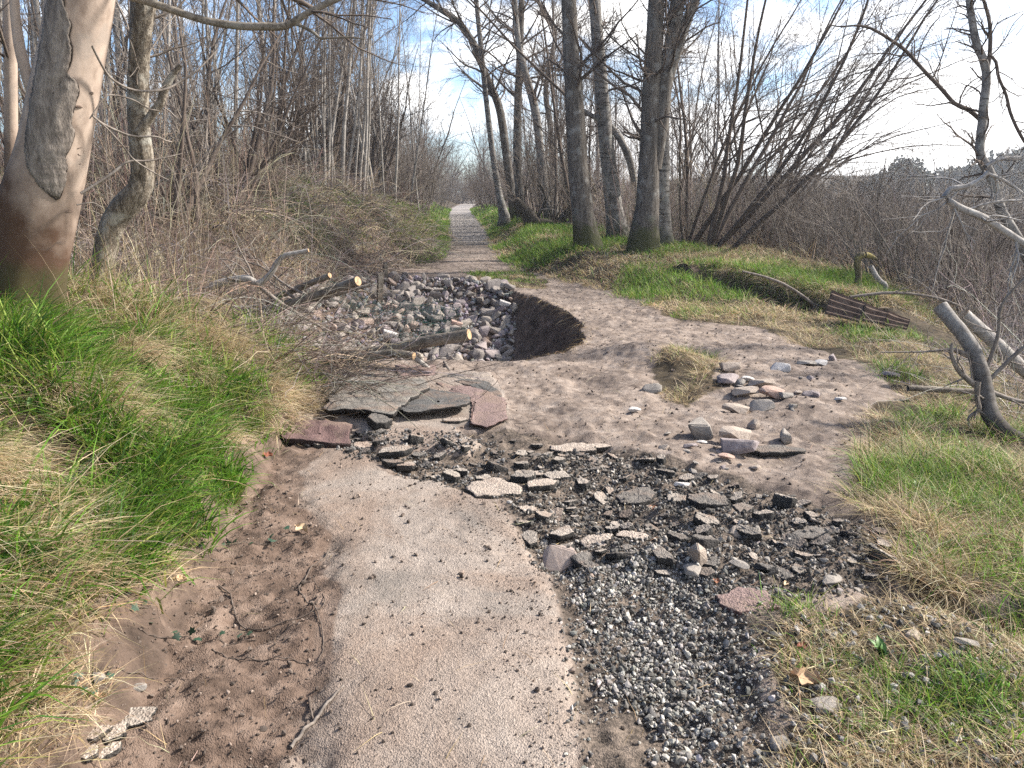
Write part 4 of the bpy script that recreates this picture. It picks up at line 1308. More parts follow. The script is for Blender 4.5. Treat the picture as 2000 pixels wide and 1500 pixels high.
# individually recognisable loose stones: px, py(base), width px, proto, material, rz, height factor, label
LOOSE = [(1088, 1096, 66, 0, M_RPT, .4, 1.15, 'pinkish tan boulder at the asphalt edge beside the gravel'),
         (1368, 856, 60, 2, M_RGREY, 1.1, 1.0, 'tall grey rounded stone, largest of the loose stones on the dirt'),
         (1437, 866, 70, 1, M_RTAN, .1, .9, 'flat-topped tan stone lying just behind the purple pointed stone'),
         (1446, 893, 76, 5, M_RPURP, -.15, .85, 'purple-grey pointed stone with a slanting top'),
         (1537, 864, 44, 4, M_RGREY, .8, 1.1, 'lone rounded grey stone on bare dirt, right of the purple stone'),
         (1474, 838, 22, 9, M_RTAN, .2, 1.3, 'small blocky upright stone with a hollow pale top'),
         (1240, 809, 30, 7, M_RPALE, .5, .9, 'small pale stone below the dry grass hump'),
         (1368, 1112, 42, 2, M_RTAN, 1.9, 1.5, 'upright pale wedge of stone standing in the dark rubble'),
         (1356, 1122, 40, 6, M_RGREY, .2, 1.0, 'dark rough lump leaning against the upright wedge stone'),
         (1450, 1044, 46, 8, M_RTAN, .3, .8, 'tan triangular stone at the right end of the dark rubble'),
         (1447, 1114, 42, 7, M_RGREY, -.6, .8, 'grey slate tilted up on its edge in the gravel'),
         (1500, 1116, 46, 3, M_CHUNKD, -.3, 1.0, 'dark pitted lump beside a red leaf'),
         (1428, 728, 46, 5, M_RTAN, .2, .9, 'tan angular stone topmost at the left of the stone cluster'),
         (1523, 726, 40, 0, M_RPALE, -.2, .8, 'pale pointed stone lying apart above the stone cluster'),
         (1604, 716, 28, 1, M_RPALE, .1, .8, 'small white stone at the path edge below the dry grass'),
         (1628, 706, 22, 4, M_RPURP, .4, 1.2, 'purple stone half buried in the bank beside a white stone'),
         (1425, 755, 46, 6, M_RPURP, 0., .8, 'dark purple flat stone at the left of the stone cluster'),
         (1462, 750, 30, 7, M_RPALE, .3, .8, 'small pale flat stone in the middle of the cluster'),
         (1492, 763, 52, 3, M_RTAN, -.1, .9, 'long tan slab stone at the back of the cluster'),
         (1510, 778, 50, 1, M_RPINK, -.2, .9, 'pink stone in the stone cluster'),
         (1462, 781, 56, 3, M_RTAN, .05, .9, 'long flat grey-tan stone at the front left of the cluster'),
         (1536, 782, 34, 5, M_RGREY, .5, .8, 'grey stone just right of the pink stone'),
         (1582, 772, 26, 8, M_RPURP, .2, .8, 'rounded grey stone at the right end of the cluster'),
         (1440, 810, 54, 1, M_RTAN, -.2, .75, 'flat olive-grey stone in front of the cluster'),
         (1487, 805, 46, 0, M_RGREY, .2, .7, 'grey wedge stone in front of the pink stone'),
         (1745, 737, 36, 3, M_RPURP, -.15, .8, 'purple slab stone at the right grass edge'),
         (1645, 780, 24, 3, M_RPALE, 0., .7, 'flat white stone alone on the right side of the path'),
         (1335, 950, 34, 3, M_RPALE, .1, .8, 'white thin slab in the dark rubble'),
         (1350, 880, 30, 3, M_RPURP, .3, .8, 'flat mauve slate below the tall grey stone'),
         (1372, 866, 22, 7, M_RPALE, .1, .8, 'little white stone at the foot of the tall grey stone'),
         (1580, 715, 40, 3, M_RGREY, .05, .6, 'long low grey slab flush with the dirt'),
         (1140, 1100, 50, 6, M_CHUNKD, .5, .9, 'grey pitted asphalt lump right of the tan boulder'),
         (1790, 1250, 44, 4, M_RTAN, .3, .8, 'tan stone lying in the near right grass'),
         (1620, 1400, 60, 6, M_RGREY, .1, .6, 'flat grey stone half hidden in the near right grass'),
         (1525, 1462, 36, 0, M_RGREY, .7, .9, 'dark grey stone on the mud left of the near right grass'),
         (1630, 1135, 50, 7, M_RGREY, .5, .8, 'smooth long grey stone at the tip of the near right grass'),
         (270, 1352, 26, 8, M_RGREY, .6, .9, 'grey stone on the mud near the bottom left edge'),
         (185, 1340, 26, 2, M_RGREY, .1, .9, 'round grey stone under the left bank'),
         (1895, 1275, 50, 3, M_RGREY, -.1, .8, 'flat slate at the right edge of the near grass'),
         (1275, 770, 40, 8, M_RGREY, .2, .8, 'grey stone at the foot of the dry grass hump'),
         (1420, 905, 36, 7, M_RPINK, .1, .7, 'reddish stone under the purple pointed stone')]
for i, (px, py, w, k, mt, rz, hf, lb) in enumerate(LOOSE):
    g, s_ = sized(px, py, w)
    o = place_obj(RK[k], 'stone', mt, (g[0], g[1] + s_ * .3, 0), s_ * 1.0, rz, (.12 * math.sin(i * 5.1), .12 * math.cos(i * 3.3)), (1, 1, hf), label=lb, cat='stone', zoff=s_ * hf * (.30 if mt is M_RPT else .22))
# small nameless stones of the cluster and the rubble margin
rs = np.random.default_rng(31)
for i in range(46):
    px, py = [(rs.normal(1500, 55), rs.normal(768, 22)), (rs.normal(1400, 70), rs.normal(890, 25)), (rs.uniform(1480, 1720), rs.uniform(1020, 1150))][i % 3]
    g, s_ = sized(px, py, rs.uniform(10, 24))
    place_obj(RK[i % 10], 'stone', [M_RTAN, M_RGREY, M_RPURP, M_RGREY][i % 4], g, s_, rs.uniform(0, 6.28), (rs.normal() * .2, rs.normal() * .2), (1, 1, .8), label='small angular stone among the loose stones on the right of the path', cat='stone', group='small loose stones', zoff=s_ * .12)
# notable asphalt slabs: px, py(base), w, aspect(depth/width), proto, thickness factor, mat, rz, tilt, label
SLABS = [(962, 975, 112, .72, 0, 1.0, M_CHUNK, .12, (0.02, -.02), 'largest pale loose slab of asphalt at the head of the asphalt strip', None),
         (1058, 966, 70, .8, 3, 1.0, M_CHUNK, .5, (0, .03), 'pale slab of asphalt just right of the largest loose slab', None),
         (1044, 930, 36, .8, 4, 1.1, M_CHUNK, .2, (0, 0), 'small pale piece of asphalt behind the two pale slabs', None),
         (1252, 976, 88, .8, 5, 1.4, M_CHUNKD, .15, (.08, 0), 'dark grey slab in the middle of the rubble', None),
         (1386, 994, 82, .7, 7, 1.5, M_CHUNKD, -.1, (.05, .05), 'thick dark slab at the right of the rubble', None),
         (1168, 1066, 74, .75, 1, 1.2, M_CHUNK, .3, (.04, -.08), 'tilted pale plate of asphalt in the middle of the rubble near the tan boulder', None),
         (1242, 1052, 74, .7, 3, 1.0, M_CHUNK, -.2, (.05, .06), 'pinkish plate of asphalt right of the tilted pale plate', None),
         (1098, 1050, 56, .7, 8, 1.0, M_CHUNK, .8, (0, 0), 'small plate of asphalt above the tan boulder', None),
         (1468, 1192, 118, .75, 7, 1.0, M_CHUNKR, .1, (.03, 0), 'round lump of pink tarmac lying in the mud', None),
         (1595, 1045, 80, .7, 5, 1.0, M_CHUNKD, .2, (0, .03), 'flat dark plate at the far right of the rubble', None),
         (1520, 890, 110, .35, 0, .6, M_CHUNKD, .1, (0, 0), 'long thin sheet of asphalt flush with the right of the dirt path', None),
         (770, 905, 70, .6, 3, 1.0, M_CHUNK, .25, (.10, -.05), 'pinkish slab on top of the heap left of the asphalt cracks', None),
         (705, 875, 50, .8, 1, 1.3, M_CHUNK, .9, (.1, .1), 'pale slab at the left of the broken heap', None),
         (735, 848, 48, 1.0, 6, 1.1, M_CHUNKD, .4, (.25, .1), 'dark block standing at the back of the broken heap', None),
         (790, 922, 42, .7, 4, 1.2, M_CHUNK, 0, (0, 0), 'pale block at the front right of the broken heap', None),
         (765, 918, 44, .5, 2, .8, M_CHUNKD, .1, (0, .1), 'thin layered piece at the front of the broken heap', None),
         (628, 875, 50, .5, 8, 1.0, M_CHUNK, .3, (0, .1), 'small pale slab along the raised red crack at the left', None),
         (890, 832, 50, .6, 5, 1.0, M_CHUNK, -.1, (0, 0), 'thin pale plate below the curled dark slab', None),
         (1120, 880, 95, .5, 7, 1.0, M_CHUNK, .1, (.05, 0), 'broad pale crust at the top of the rubble', None),
         (1170, 870, 44, .6, 9, .9, M_CHUNK, .4, (.1, 0), 'small pale block at the upper right of the rubble', None),
         (1030, 1005, 36, .9, 4, 1.0, M_CHUNK, .4, (.1, .1), 'pale cobble-like piece right of the asphalt edge below the slabs', None),
         (1060, 1022, 34, 1.0, 9, 1.2, M_CHUNK, 1.4, (.3, .1), 'rounded tan piece standing at the asphalt edge', None),
         (232, 1430, 110, .55, 7, .4, M_CHUNK, .3, (0, -.05), 'grey flat patch of asphalt showing through the bottom left mud', None),
         (170, 1450, 62, .8, 1, .9, M_CHUNK, .2, (0, 0), 'left of the top two pale lumps at the bottom left corner', None),
         (210, 1458, 60, .8, 8, .9, M_CHUNK, .9, (0, 0), 'right of the top two pale lumps at the bottom left corner', None),
         (165, 1485, 50, .8, 6, .7, M_CHUNK, 2, (0, 0), 'lowest left pale lump at the bottom left corner', None),
         (205, 1488, 54, .8, 3, 1.2, M_CHUNK, 1.2, (0, 0), 'lowest right pale lump at the bottom left corner', None)]
SPOT = []
for i, (px, py, w, asp, k, tf, mt, rz, tl, lb, gr) in enumerate(SLABS):
    g, s_ = sized(px, py, w)
    fw = s_ / 1.0
    c = (g[0], g[1] + s_ * asp * .45)
    SPOT.append((c[0], c[1], s_ * .5))
    place_obj(CH[k], 'asphalt_slab', mt, c, s_ * 1.0, rz, tl, (1, asp / [.7, .8, .9, .6, .8, .75, .95, .7, .65, .85][k], tf), label=lb, cat='slab', zoff=(.0 if 'heap' not in lb else .02) - .006)
# the many small chunks of the rubble
LBL_CH = 'small broken lump of dark asphalt in the rubble right of the asphalt strip'
CHP = GP([(985, 990), (1010, 905), (1000, 855), (1120, 862), (1300, 900), (1420, 940), (1650, 1010), (1740, 1060), (1700, 1110), (1400, 1120), (1110, 1110), (1060, 1070)])
CHP2 = GP([(570, 862), (640, 850), (690, 845), (760, 842), (800, 870), (960, 875), (1000, 900), (990, 940), (880, 945), (800, 925), (700, 892)])
cnt = 0; tries = 0
xs0 = [p[0] for p in CHP + CHP2]; ys0 = [p[1] for p in CHP + CHP2]
while cnt < 298 and tries < 20000:
    tries += 1
    x = rs.uniform(min(xs0), max(xs0)); y = rs.uniform(min(ys0), max(ys0))
    i1 = poly_sd(np.array([x]), np.array([y]), CHP)[0]; i2 = poly_sd(np.array([x]), np.array([y]), CHP2)[0]
    if max(i1, i2) < -.02: continue
    s_ = (.032 + .12 * rs.random() ** 1.8) * (1.0 if i1 > .05 else .85)
    if any((x - a_) ** 2 + (y - b_) ** 2 < (r_ * .85 + s_ * .42) ** 2 for a_, b_, r_ in SPOT): continue
    SPOT.append((x, y, s_ * .5))
    k = int(rs.integers(0, 10))
    left = i2 > i1
    place_obj(CH[k], 'asphalt_chunk', M_CHUNK if rs.random() < (.75 if s_ > .06 else .5) else M_CHUNKD, (x, y), s_, rs.uniform(0, 6.28), (rs.normal() * .18, rs.normal() * .18), (1, 1, rs.uniform(1.0, 1.8)),
              label=LBL_CH if not left else 'small broken lump along the jagged crack across the asphalt', cat='asphalt chunk', group='asphalt chunks of the rubble' if not left else 'asphalt chunks along the crack', zoff=-.008)
    cnt += 1


# large lifted plates of the old surface
def plate(name, pts, mat, label, thick=.05, lift=.01, tilt=(0, 0), seed=0):
    W = np.array([G(*p) for p in pts])
    c = W[:, :2].mean(0); cz = hz(c[0], c[1])
    # dense outline
    out = []
    for i in range(len(W)):
        a_, b_ = W[i, :2], W[(i + 1) % len(W), :2]
        n = max(3, int(np.linalg.norm(b_ - a_) / .03))
        for t in np.arange(n) / n: out.append(a_ * (1 - t) + b_ * t)
    O = np.array(out) - c
    O = O * (1 + .10 * fbm(O[:, 0] * 7 + seed, O[:, 1] * 7, 4, seed, .6))[:, None] + .014 * np.stack([fbm(O[:, 0] * 40, O[:, 1] * 40, 2, seed), fbm(O[:, 0] * 40 + 9, O[:, 1] * 40, 2, seed)], -1)
    M = len(O)
    prof = [(.9, -.9), (.985, -.7), (1, -.3), (1., -.08), (.985, 0), (.93, .0), (.8, 0), (.65, 0), (.5, 0), (.35, 0), (.2, 0), (.05, 0)]
    V = []
    for s, h in prof:
        xy = O * s
        hh = HF(c[0] + xy[:, 0], c[1] + xy[:, 1])
        z = np.where(h > -.05, 1, 1) * (.55 * (hh - cz)) + lift + thick + h * thick + xy[:, 0] * tilt[0] + xy[:, 1] * tilt[1] + .022 * fbm(xy[:, 0] * 4, xy[:, 1] * 4, 4, seed + 1) + .004 * fbm(xy[:, 0] * 50, xy[:, 1] * 50, 2, seed + 2)
        V.append(np.stack([xy[:, 0], xy[:, 1], z], -1))
    V = np.array(V); k = len(prof)
    idx = np.arange(k * M).reshape(k, M); nx = np.roll(idx, -1, 1)
    Q = np.stack([idx[:-1], nx[:-1], nx[1:], idx[1:]], -1).reshape(-1, 4)
    return tag(link(name, mesh_np(name, V.reshape(-1, 3), Q), mat, None, (c[0], c[1], cz)), label, 'slab', None, 'thing')


M_CHUNKP = asphalt_chunk_material('pale_dusty_asphalt', (.33, .278, .235), (.05, .046, .042), keep=True)
M_CHUNKR2 = asphalt_chunk_material('dark_red_tarmac', (.115, .072, .068), (.04, .028, .027))
for o in BD.objects:
    if o.name.startswith('asphalt_slab') and ('pale' in o['label'] or 'pinkish plate' in o['label']):
        o.material_slots[0].link = 'OBJECT'; o.material_slots[0].material = M_CHUNKP
M_PLATE1 = asphalt_chunk_material("grey_old_asphalt", (.19, .175, .155), (.03, .028, .027))
M_PLATE2 = asphalt_chunk_material("dark_old_asphalt", (.10, .098, .094), (.022, .021, .02))
plate('asphalt_slab', [(636, 812), (655, 770), (690, 735), (760, 727), (830, 752), (842, 772), (800, 800), (770, 838), (735, 836), (680, 824)], M_PLATE1, 'broad lifted sheet of grey old asphalt in front of the log pile', .045, .004, (.02, -.055), 1)
plate('asphalt_slab', [(780, 818), (808, 790), (842, 768), (915, 785), (921, 800), (912, 815), (868, 824), (800, 828)], M_PLATE2, 'curled dark sheet of asphalt between the grey sheet and the red strip', .03, .022, (.02, -.06), 2)
plate('asphalt_slab', [(850, 752), (925, 764), (985, 790), (992, 832), (950, 845), (918, 836), (922, 795), (890, 775)], M_CHUNKR, 'strip of pink tarmac along the dirt, right of the dark sheet', .02, -.004, (0, -.01), 3)
plate('asphalt_slab', [(770, 722), (850, 718), (850, 738), (780, 742)], M_CHUNKR, 'small red tarmac patch under the sawn logs', .02, -.008, (0, 0), 4)
plate('asphalt_slab', [(548, 862), (580, 842), (640, 832), (688, 842), (682, 872), (640, 876), (590, 872)], M_CHUNKR2, 'raised red tarmac edge under the left grass with a dark crack', .05, .01, (0, -.0), 5)
0 and plate('asphalt_slab', [(820, 885), (850, 850), (905, 852), (950, 872), (935, 896), (880, 898)], M_CHUNK, 'rounded pale plate of asphalt behind the largest loose slab', .03, -.008, (.03, -.06), 6)
plate('asphalt_slab', [(850, 735), (930, 735), (975, 770), (985, 790), (920, 762)], M_PLATE2, 'dark crumbling margin of asphalt at the brink of the pit', .02, -.010, (0, 0), 7)

# ---- gravel and crumbs (nobody could count them)
def tiny_rocks(name, X, Y, S, C, label, seed=0, lift=.3, mat=None):
    g = np.random.default_rng(seed)
    bm = bmesh.new(); bmesh.ops.create_icosphere(bm, subdivisions=1, radius=.5)
    bv = np.array([v.co[:] for v in bm.verts]); bf = np.array([[v.index for v in f.verts] for f in bm.faces]); bm.free()
    N = len(X); nv = len(bv)
    protos = np.stack([bv * g.uniform(.5, 1.15, (nv, 1)) * g.uniform([.8, .6, .45], [1.15, .95, .75]) for _ in range(24)])
    A = g.normal(size=(N, 4)); A /= np.linalg.norm(A, axis=1, keepdims=True)
    w, x, y, z = A.T
    flat = g.uniform(0, 1, N) < .0
    Rm = np.stack([1 - 2 * (y * y + z * z), 2 * (x * y - z * w), 2 * (x * z + y * w), 2 * (x * y + z * w), 1 - 2 * (x * x + z * z), 2 * (y * z - x * w), 2 * (x * z - y * w), 2 * (y * z + x * w), 1 - 2 * (x * x + y * y)], -1).reshape(N, 3, 3)
    Vv = np.einsum('nij,nkj->nki', Rm, protos[g.integers(0, 24, N)]) * S[:, None, None]
    Z = HF(X, Y) + S * lift
    Vv += np.stack([X, Y, Z], -1)[:, None, :]
    T = (bf[None] + (np.arange(N) * nv)[:, None, None]).reshape(-1, 3)
    me = mesh_np(name, Vv.reshape(-1, 3), None, T, np.repeat(C, nv, 0), smooth=False)
    return tag(link(name, me, mat or M_GRAVEL), label, None, None, 'stuff')


def scatter(poly, n, seed, margin=.0, fall=None):
    g = np.random.default_rng(seed)
    P = np.array(poly); lo, hi = P.min(0) - .1, P.max(0) + .1
    X = g.uniform(lo[0], hi[0], n * 6); Y = g.uniform(lo[1], hi[1], n * 6)
    d = poly_sd(X, Y, poly) + .07 * fbm(X * 5, Y * 5, 3, seed)
    k = d > -margin
    if fall: k &= g.uniform(0, 1, len(X)) < sm(-margin, fall, d)
    return X[k][:n], Y[k][:n], g


GV1 = GP([(1050, 1060), (1380, 1060), (1480, 1150), (1490, 1290), (1510, 1420), (1500, 1600), (1110, 1600), (1115, 1330), (1085, 1170)])
X, Y, g = scatter(GV1, 16000, 51, .08, .30)
k = fbm(X * 3, Y * 3, 4, 511) < .06 + .45 * g.random(len(X))
X, Y = X[k], Y[k]
S = np.clip(g.lognormal(math.log(.0098), .55, len(X)), .004, .036)
v = g.uniform(0, 1, len(X))[:, None] ** 2.0
C = (.085 + .36 * v) * np.array([[1, .945, .86]]) * (1 + g.normal(size=(len(X), 3)) * .018)
tiny_rocks('gravel', X, Y, S, np.clip(C, .01, .8), 'loose pale and dark gravel beside the asphalt strip', 1)
GV2 = GP([(1000, 1000), (1020, 880), (1150, 865), (1300, 900), (1430, 940), (1660, 1010), (1790, 1060), (1740, 1150), (1560, 1190), (1400, 1200), (1300, 1130), (1090, 1120)])
X, Y, g = scatter(GV2, 13000, 52, .08, .2)
S = np.clip(g.lognormal(math.log(.0115), .55, len(X)), .004, .042)
v = g.uniform(0, 1, len(X))[:, None] ** 3.0
C = (.06 + .30 * v) * np.array([[1, .92, .82]])
tiny_rocks('rubble', X, Y, S, np.clip(C, .01, .8), 'dark asphalt crumbs and grit between the broken slabs', 2)
X, Y, g = scatter(GP([(640, 880), (700, 845), (1000, 850), (1010, 990), (860, 950), (760, 925)]), 2600, 53, .05, .1)
S = np.clip(g.lognormal(math.log(.012), .5, len(X)), .005, .04); v = g.uniform(0, 1, len(X))[:, None] ** 2.5
tiny_rocks('grit', X, Y, S, (.03 + .28 * v) * np.array([[1, .95, .9]]), 'dark grit along the jagged crack across the asphalt', 3)
# crumbs of soil on asphalt, mud and dirt
XX, YY, SS, CC = [], [], [], []
for poly, n, s0, sd in ((ASPH, 1000, .005, 61), (MUD, 2600, .008, 62), (DIRT, 5200, .011, 63), (GP([(900, 950), (1060, 1060), (1140, 1180), (1190, 1600), (1030, 1600), (960, 1150), (860, 960)]), 1500, .005, 64)):
    X, Y, g = scatter(poly, n, sd)
    k = (masks(X, Y)['pit'] < .1)
    X, Y = X[k], Y[k]
    S = np.clip(g.lognormal(math.log(s0), .5, len(X)), .003, .032)
    v = g.uniform(0, 1, len(X))[:, None]
    C = np.where(v < .8, .05 + .09 * v, .25 * v) * np.array([[1, .78, .64]])
    XX.append(X); YY.append(Y); SS.append(S); CC.append(C)
tiny_rocks('soil_crumbs', np.concatenate(XX), np.concatenate(YY), np.concatenate(SS), np.concatenate(CC), 'crumbs of dark soil scattered over the path', 4, lift=.2)
X, Y, g = scatter(GP([(1450, 1230), (1600, 1180), (1960, 1200), (2200, 1300), (2200, 1600), (1420, 1600)]), 2600, 65)
S = np.clip(g.lognormal(math.log(.014), .5, len(X)), .006, .045); v = g.uniform(0, 1, len(X))[:, None] ** 1.5
tiny_rocks('gravel', X, Y, S, (.06 + .28 * v) * np.array([[1, .95, .88]]), 'grey stones showing through the near right grass', 5)
X = rs.uniform(-3.4, .2, 9000); Y = 19 + (58 - 19) * rs.random(9000) ** 1.6
X = xl_(Y) + rs.uniform(.1, 1, 9000) * (xr_(Y) - xl_(Y))
S = rs.uniform(.015, .04, 9000) * sm(15, 40, Y) + .010; v = rs.uniform(0, 1, (9000, 1)) ** 2
tiny_rocks('gravel', X, Y, S, (.12 + .26 * v) * np.array([[1, .94, .88]]), 'dark gravel of the footpath beyond the pit', 6)

# ---- the stone slope in the pit
cand = []
tries = 0
while len(cand) < 850 and tries < 60000:
    tries += 1
    x = rs.uniform(-3.2, .1); y = rs.uniform(8.6, 14.3)
    if poly_sd(np.array([x]), np.array([y]), PIT)[0] < -.15 or x > .06 - .02 * (y - 9): continue
    s_ = .10 + .155 * rs.random() ** 1.8
    if any((x - a_) ** 2 + (y - b_) ** 2 < ((s_ + c_) * .30) ** 2 for a_, b_, c_ in cand): continue
    cand.append((x, y, s_))
info = []
for x, y, s_ in cand:
    z = hz(x, y); 
    d = np.array([x, y, z + s_ * .4 - CAMZ]); dep = d[1] * math.cos(PITCH) - d[2] * math.sin(PITCH)
    t = np.linspace(.5, .97, 60)
    vis = np.all(H0(d[0] * t, d[1] * t) < CAMZ + d[2] * t + .02)
    info.append((s_ / dep if vis else -1, x, y, z, s_))
info.sort(reverse=True)
rest = []
LBL_ST = 'angular grey or purplish stone in the rubble slope filling the washed-out pit'
k = 0
for sc_, x, y, z, s_ in info:
    if sc_ > 0 and k < 300:
        o = place_obj(RK[k % 10], 'rubble_stone', M_STONE, (x, y), s_ * 1.12, rs.uniform(0, 6.28), (rs.normal() * .5, rs.normal() * .5), (1, 1, 1), label=LBL_ST, cat='stone', group='stones in the pit', zoff=s_ * .22)
        k += 1
    else:
        rest.append((x, y, s_))
X = np.r_[[r[0] for r in rest], rs.uniform(-3.2, .05, 2600)]; Y = np.r_[[r[1] for r in rest], rs.uniform(8.6, 14.2, 2600)]
S = np.r_[[r[2] for r in rest], rs.uniform(.04, .11, 2600)]
kk = poly_sd(X, Y, PIT) > -.1
X, Y, S = X[kk], Y[kk], S[kk]
tiny_rocks('rubble', X, Y, S, (.10 + .18 * rs.uniform(0, 1, (len(X), 1))) * np.array([[1, .92, .93]]) * (1 + rs.normal(size=(len(X), 3)) * .06), 'smaller stones filling the gaps of the stone slope in the pit', 7, lift=.25)
g0, s_ = sized(608, 632, 26)
for (px, py, y, w, rz, lb) in [(760, 618, 11.2, 30, .3, 'white flat slab standing on edge in the pit stones'), (985, 585, 12.2, 22, .2, 'small white stone at the right rim of the pit stones'), (700, 640, 10.3, 30, .9, 'reddish block low in the pit stones'), (890, 605, 11.6, 24, .4, 'rust-coloured stone in the middle of the pit stones')]:
    p = at(px, py, y)
    place_obj(RK[5], 'rubble_stone', M_RPALE if 'white' in lb else M_RPINK, (p[0], p[1]), w * y / FPX * 1.1, rz, (.6, .2), label=lb, cat='stone', zoff=.16)

# green plastic mesh lying over the stones
a = Acc()
for (px0, px1, y0, y1, sd) in [(640, 900, 11.7, 12.5, 1), (780, 905, 10.9, 11.7, 2)]:
    x0 = at(px0, 600, (y0 + y1) / 2)[0]; x1 = at(px1, 600, (y0 + y1) / 2)[0]
    nx_, ny_ = int((x1 - x0) / .045), int((y1 - y0) / .045)
    gx, gy = np.meshgrid(np.linspace(x0, x1, nx_), np.linspace(y0, y1, ny_), indexing='ij')
    gz = H0(gx, gy) + .17 + .07 * fbm(gx * 4, gy * 4, 3, sd)
    gx = gx + .03 * fbm(gx * 5, gy * 5, 2, sd + 3); gy = gy + .10 * fbm(gx * 3, gy * 3, 2, sd + 4)
    P = np.stack([gx, gy, gz], -1)
    V, Q = tubes(P, np.full(P.shape[:2], .0019), 3); a.add(V, Q)
    P = P.transpose(1, 0, 2)
    V, Q = tubes(P, np.full(P.shape[:2], .0019), 3); a.add(V, Q)
M_NET = newmat("green_plastic_mesh", .5)[0]
M_NET.node_tree.nodes['Principled BSDF'].inputs['Base Color'].default_value = (.010, .045, .038, 1)
tag(link('plastic_mesh', a.mesh('plastic_mesh'), M_NET), 'torn dark green plastic mesh draped over the pit stones', 'mesh')

# two short wooden stakes behind the stones
for (px, py0, py1, w, y, lb) in [(740, 556, 533, 11, 12.9, 'nearer squat wooden stake at the back of the pit stones'), (752, 540, 513, 8, 14.0, 'farther thin wooden stake behind the pit stones')]:
    p0 = at(px, py0, y); p1 = at(px + 1, py1, y); w_ = w * y / FPX * .5
    bm = bmesh.new(); bmesh.ops.create_cube(bm, size=1)
    h = p1[2] - hz(p0[0], y) + .15
    bmesh.ops.scale(bm, vec=(w_ * 2, w_ * 1.7, h), verts=bm.verts)
    bmesh.ops.translate(bm, vec=(0, 0, h / 2 - .15), verts=bm.verts)
    top = [v for v in bm.verts if v.co.z > 0]
    for v in top: v.co.z += .02 * (1 if v.co.x > 0 else -1)
    bmesh.ops.bevel(bm, geom=bm.edges[:], offset=.006, segments=1, affect='EDGES')
    bmesh.ops.subdivide_edges(bm, edges=bm.edges[:], cuts=2)
    for v in bm.verts: v.co += Vector((.003 * math.sin(v.co.z * 50), .003 * math.cos(v.co.z * 37), 0))
    me = BD.meshes.new('wooden_stake'); bm.to_mesh(me); bm.free()
    o = tag(link('wooden_stake', me, M_LOG, None, (p0[0], y, hz(p0[0], y))), lb, 'stake'); o.rotation_euler = (.05, .04, .5)


# ---- sawn logs and cut branches
def log(name, pts, y, label, mat, ys=None, cut=True, side=None, cat='log', wob=.07, sides=16, tw=0, seed=0, reach=.35):
    P, R = traced(pts, y, 40, ys=ys)
    gz = HF(P[:, 0], P[:, 1])
    loc = P[len(P) // 2].copy(); loc[2] = hz(loc[0], loc[1])
    e = empty(name, loc, label, cat)
    a = Acc(); trunk_mesh(a, P, R, sides, wob)
    link('stem', a.mesh('stem', off=loc), mat, e)
    if cut: cut_face(P[0], P[2], R[0] * .93, loc, e)
    if tw:
        g = np.random.default_rng(seed); a = Acc()
        C, RR = grow(P[None], R[None], tw, .35, 1, .6, reach * 2, .35, 8, .15, (0, 0, -.005), g, rmin=.002)
        V, Q = tubes(C, RR, 5); a.add(V, Q)
        C, RR = grow(C, RR, 4, .2, 1, .7, .5, .5, 6, .18, (0, 0, -.01), g, rmin=.0016)
        V, Q = tubes(C, RR, 3); a.add(V, Q)
        link('twigs', a.mesh('twigs', off=loc), M_TWIGP, e)
    return e


log('sawn_log', [(916, 653, 22), (880, 660, 23), (830, 668, 24), (780, 680, 24), (720, 690, 24), (660, 697, 23), (600, 700, 22), (540, 700, 18)], 7.1, 'longest sawn log with a fresh pale end pointing at the pit', M_LOG, ys=[6.62, 6.68, 6.78, 6.88, 7.0, 7.1, 7.2, 7.3], tw=9, seed=1)
log('sawn_log', [(808, 695, 15), (785, 692, 16), (760, 691, 17), (720, 697, 18), (680, 704, 18), (640, 708, 18), (590, 712, 17), (540, 715, 14)], 6.85, 'shorter sawn log lying in front of the longest one', M_LOG, ys=[6.45, 6.5, 6.55, 6.62, 6.7, 6.78, 6.85, 6.9], tw=7, seed=2)
log('cut_branch', [(842, 724, 8), (830, 714, 9), (808, 698, 10), (795, 690, 9)], 6.72, 'short sawn side branch poking down from the shorter log', M_GREYLOG, cut=True, cat='branch')
log('sawn_log', [(699, 549, 20), (670, 560, 20), (630, 575, 20), (590, 588, 20), (540, 600, 19), (500, 612, 16), (470, 620, 12)], 8.6, 'dark sawn log slanting up with a round pale end beside the stakes', M_LOG, ys=[8.1, 8.2, 8.4, 8.5, 8.6, 8.7, 8.8], tw=8, seed=3)
log('sawn_log', [(644, 538, 11), (615, 550, 12), (580, 564, 13), (540, 580, 13), (500, 597, 12), (450, 612, 10)], 8.7, 'thinner sawn log lying behind the dark slanting one', M_LOG, ys=[8.3, 8.4, 8.6, 8.7, 8.8, 8.9], tw=6, seed=4)
log('cut_branch', [(722, 557, 6), (690, 565, 8), (660, 574, 9), (620, 585, 9), (580, 596, 8)], 8.6, 'thin dark branch just under the slanting log', M_LOG, cut=False, cat='branch', tw=4, seed=5)
log('cut_branch', [(602, 489, 8), (580, 494, 9), (555, 500, 10), (540, 515, 11), (532, 530, 11), (515, 548, 12), (500, 553, 13), (485, 544, 14), (460, 546, 14), (430, 553, 15), (412, 560, 15)], 7.6, 'bent grey branch with a sawn tip rising above the brush', M_GREYLOG, cat='branch', tw=5, seed=6)
log('cut_branch', [(500, 553, 9), (520, 570, 9), (545, 590, 8), (580, 612, 7), (620, 635, 6), (660, 655, 5)], 7.5, 'thin branch running down right from the bent grey one', M_TWIGP, cut=False, cat='branch', tw=6, seed=7)
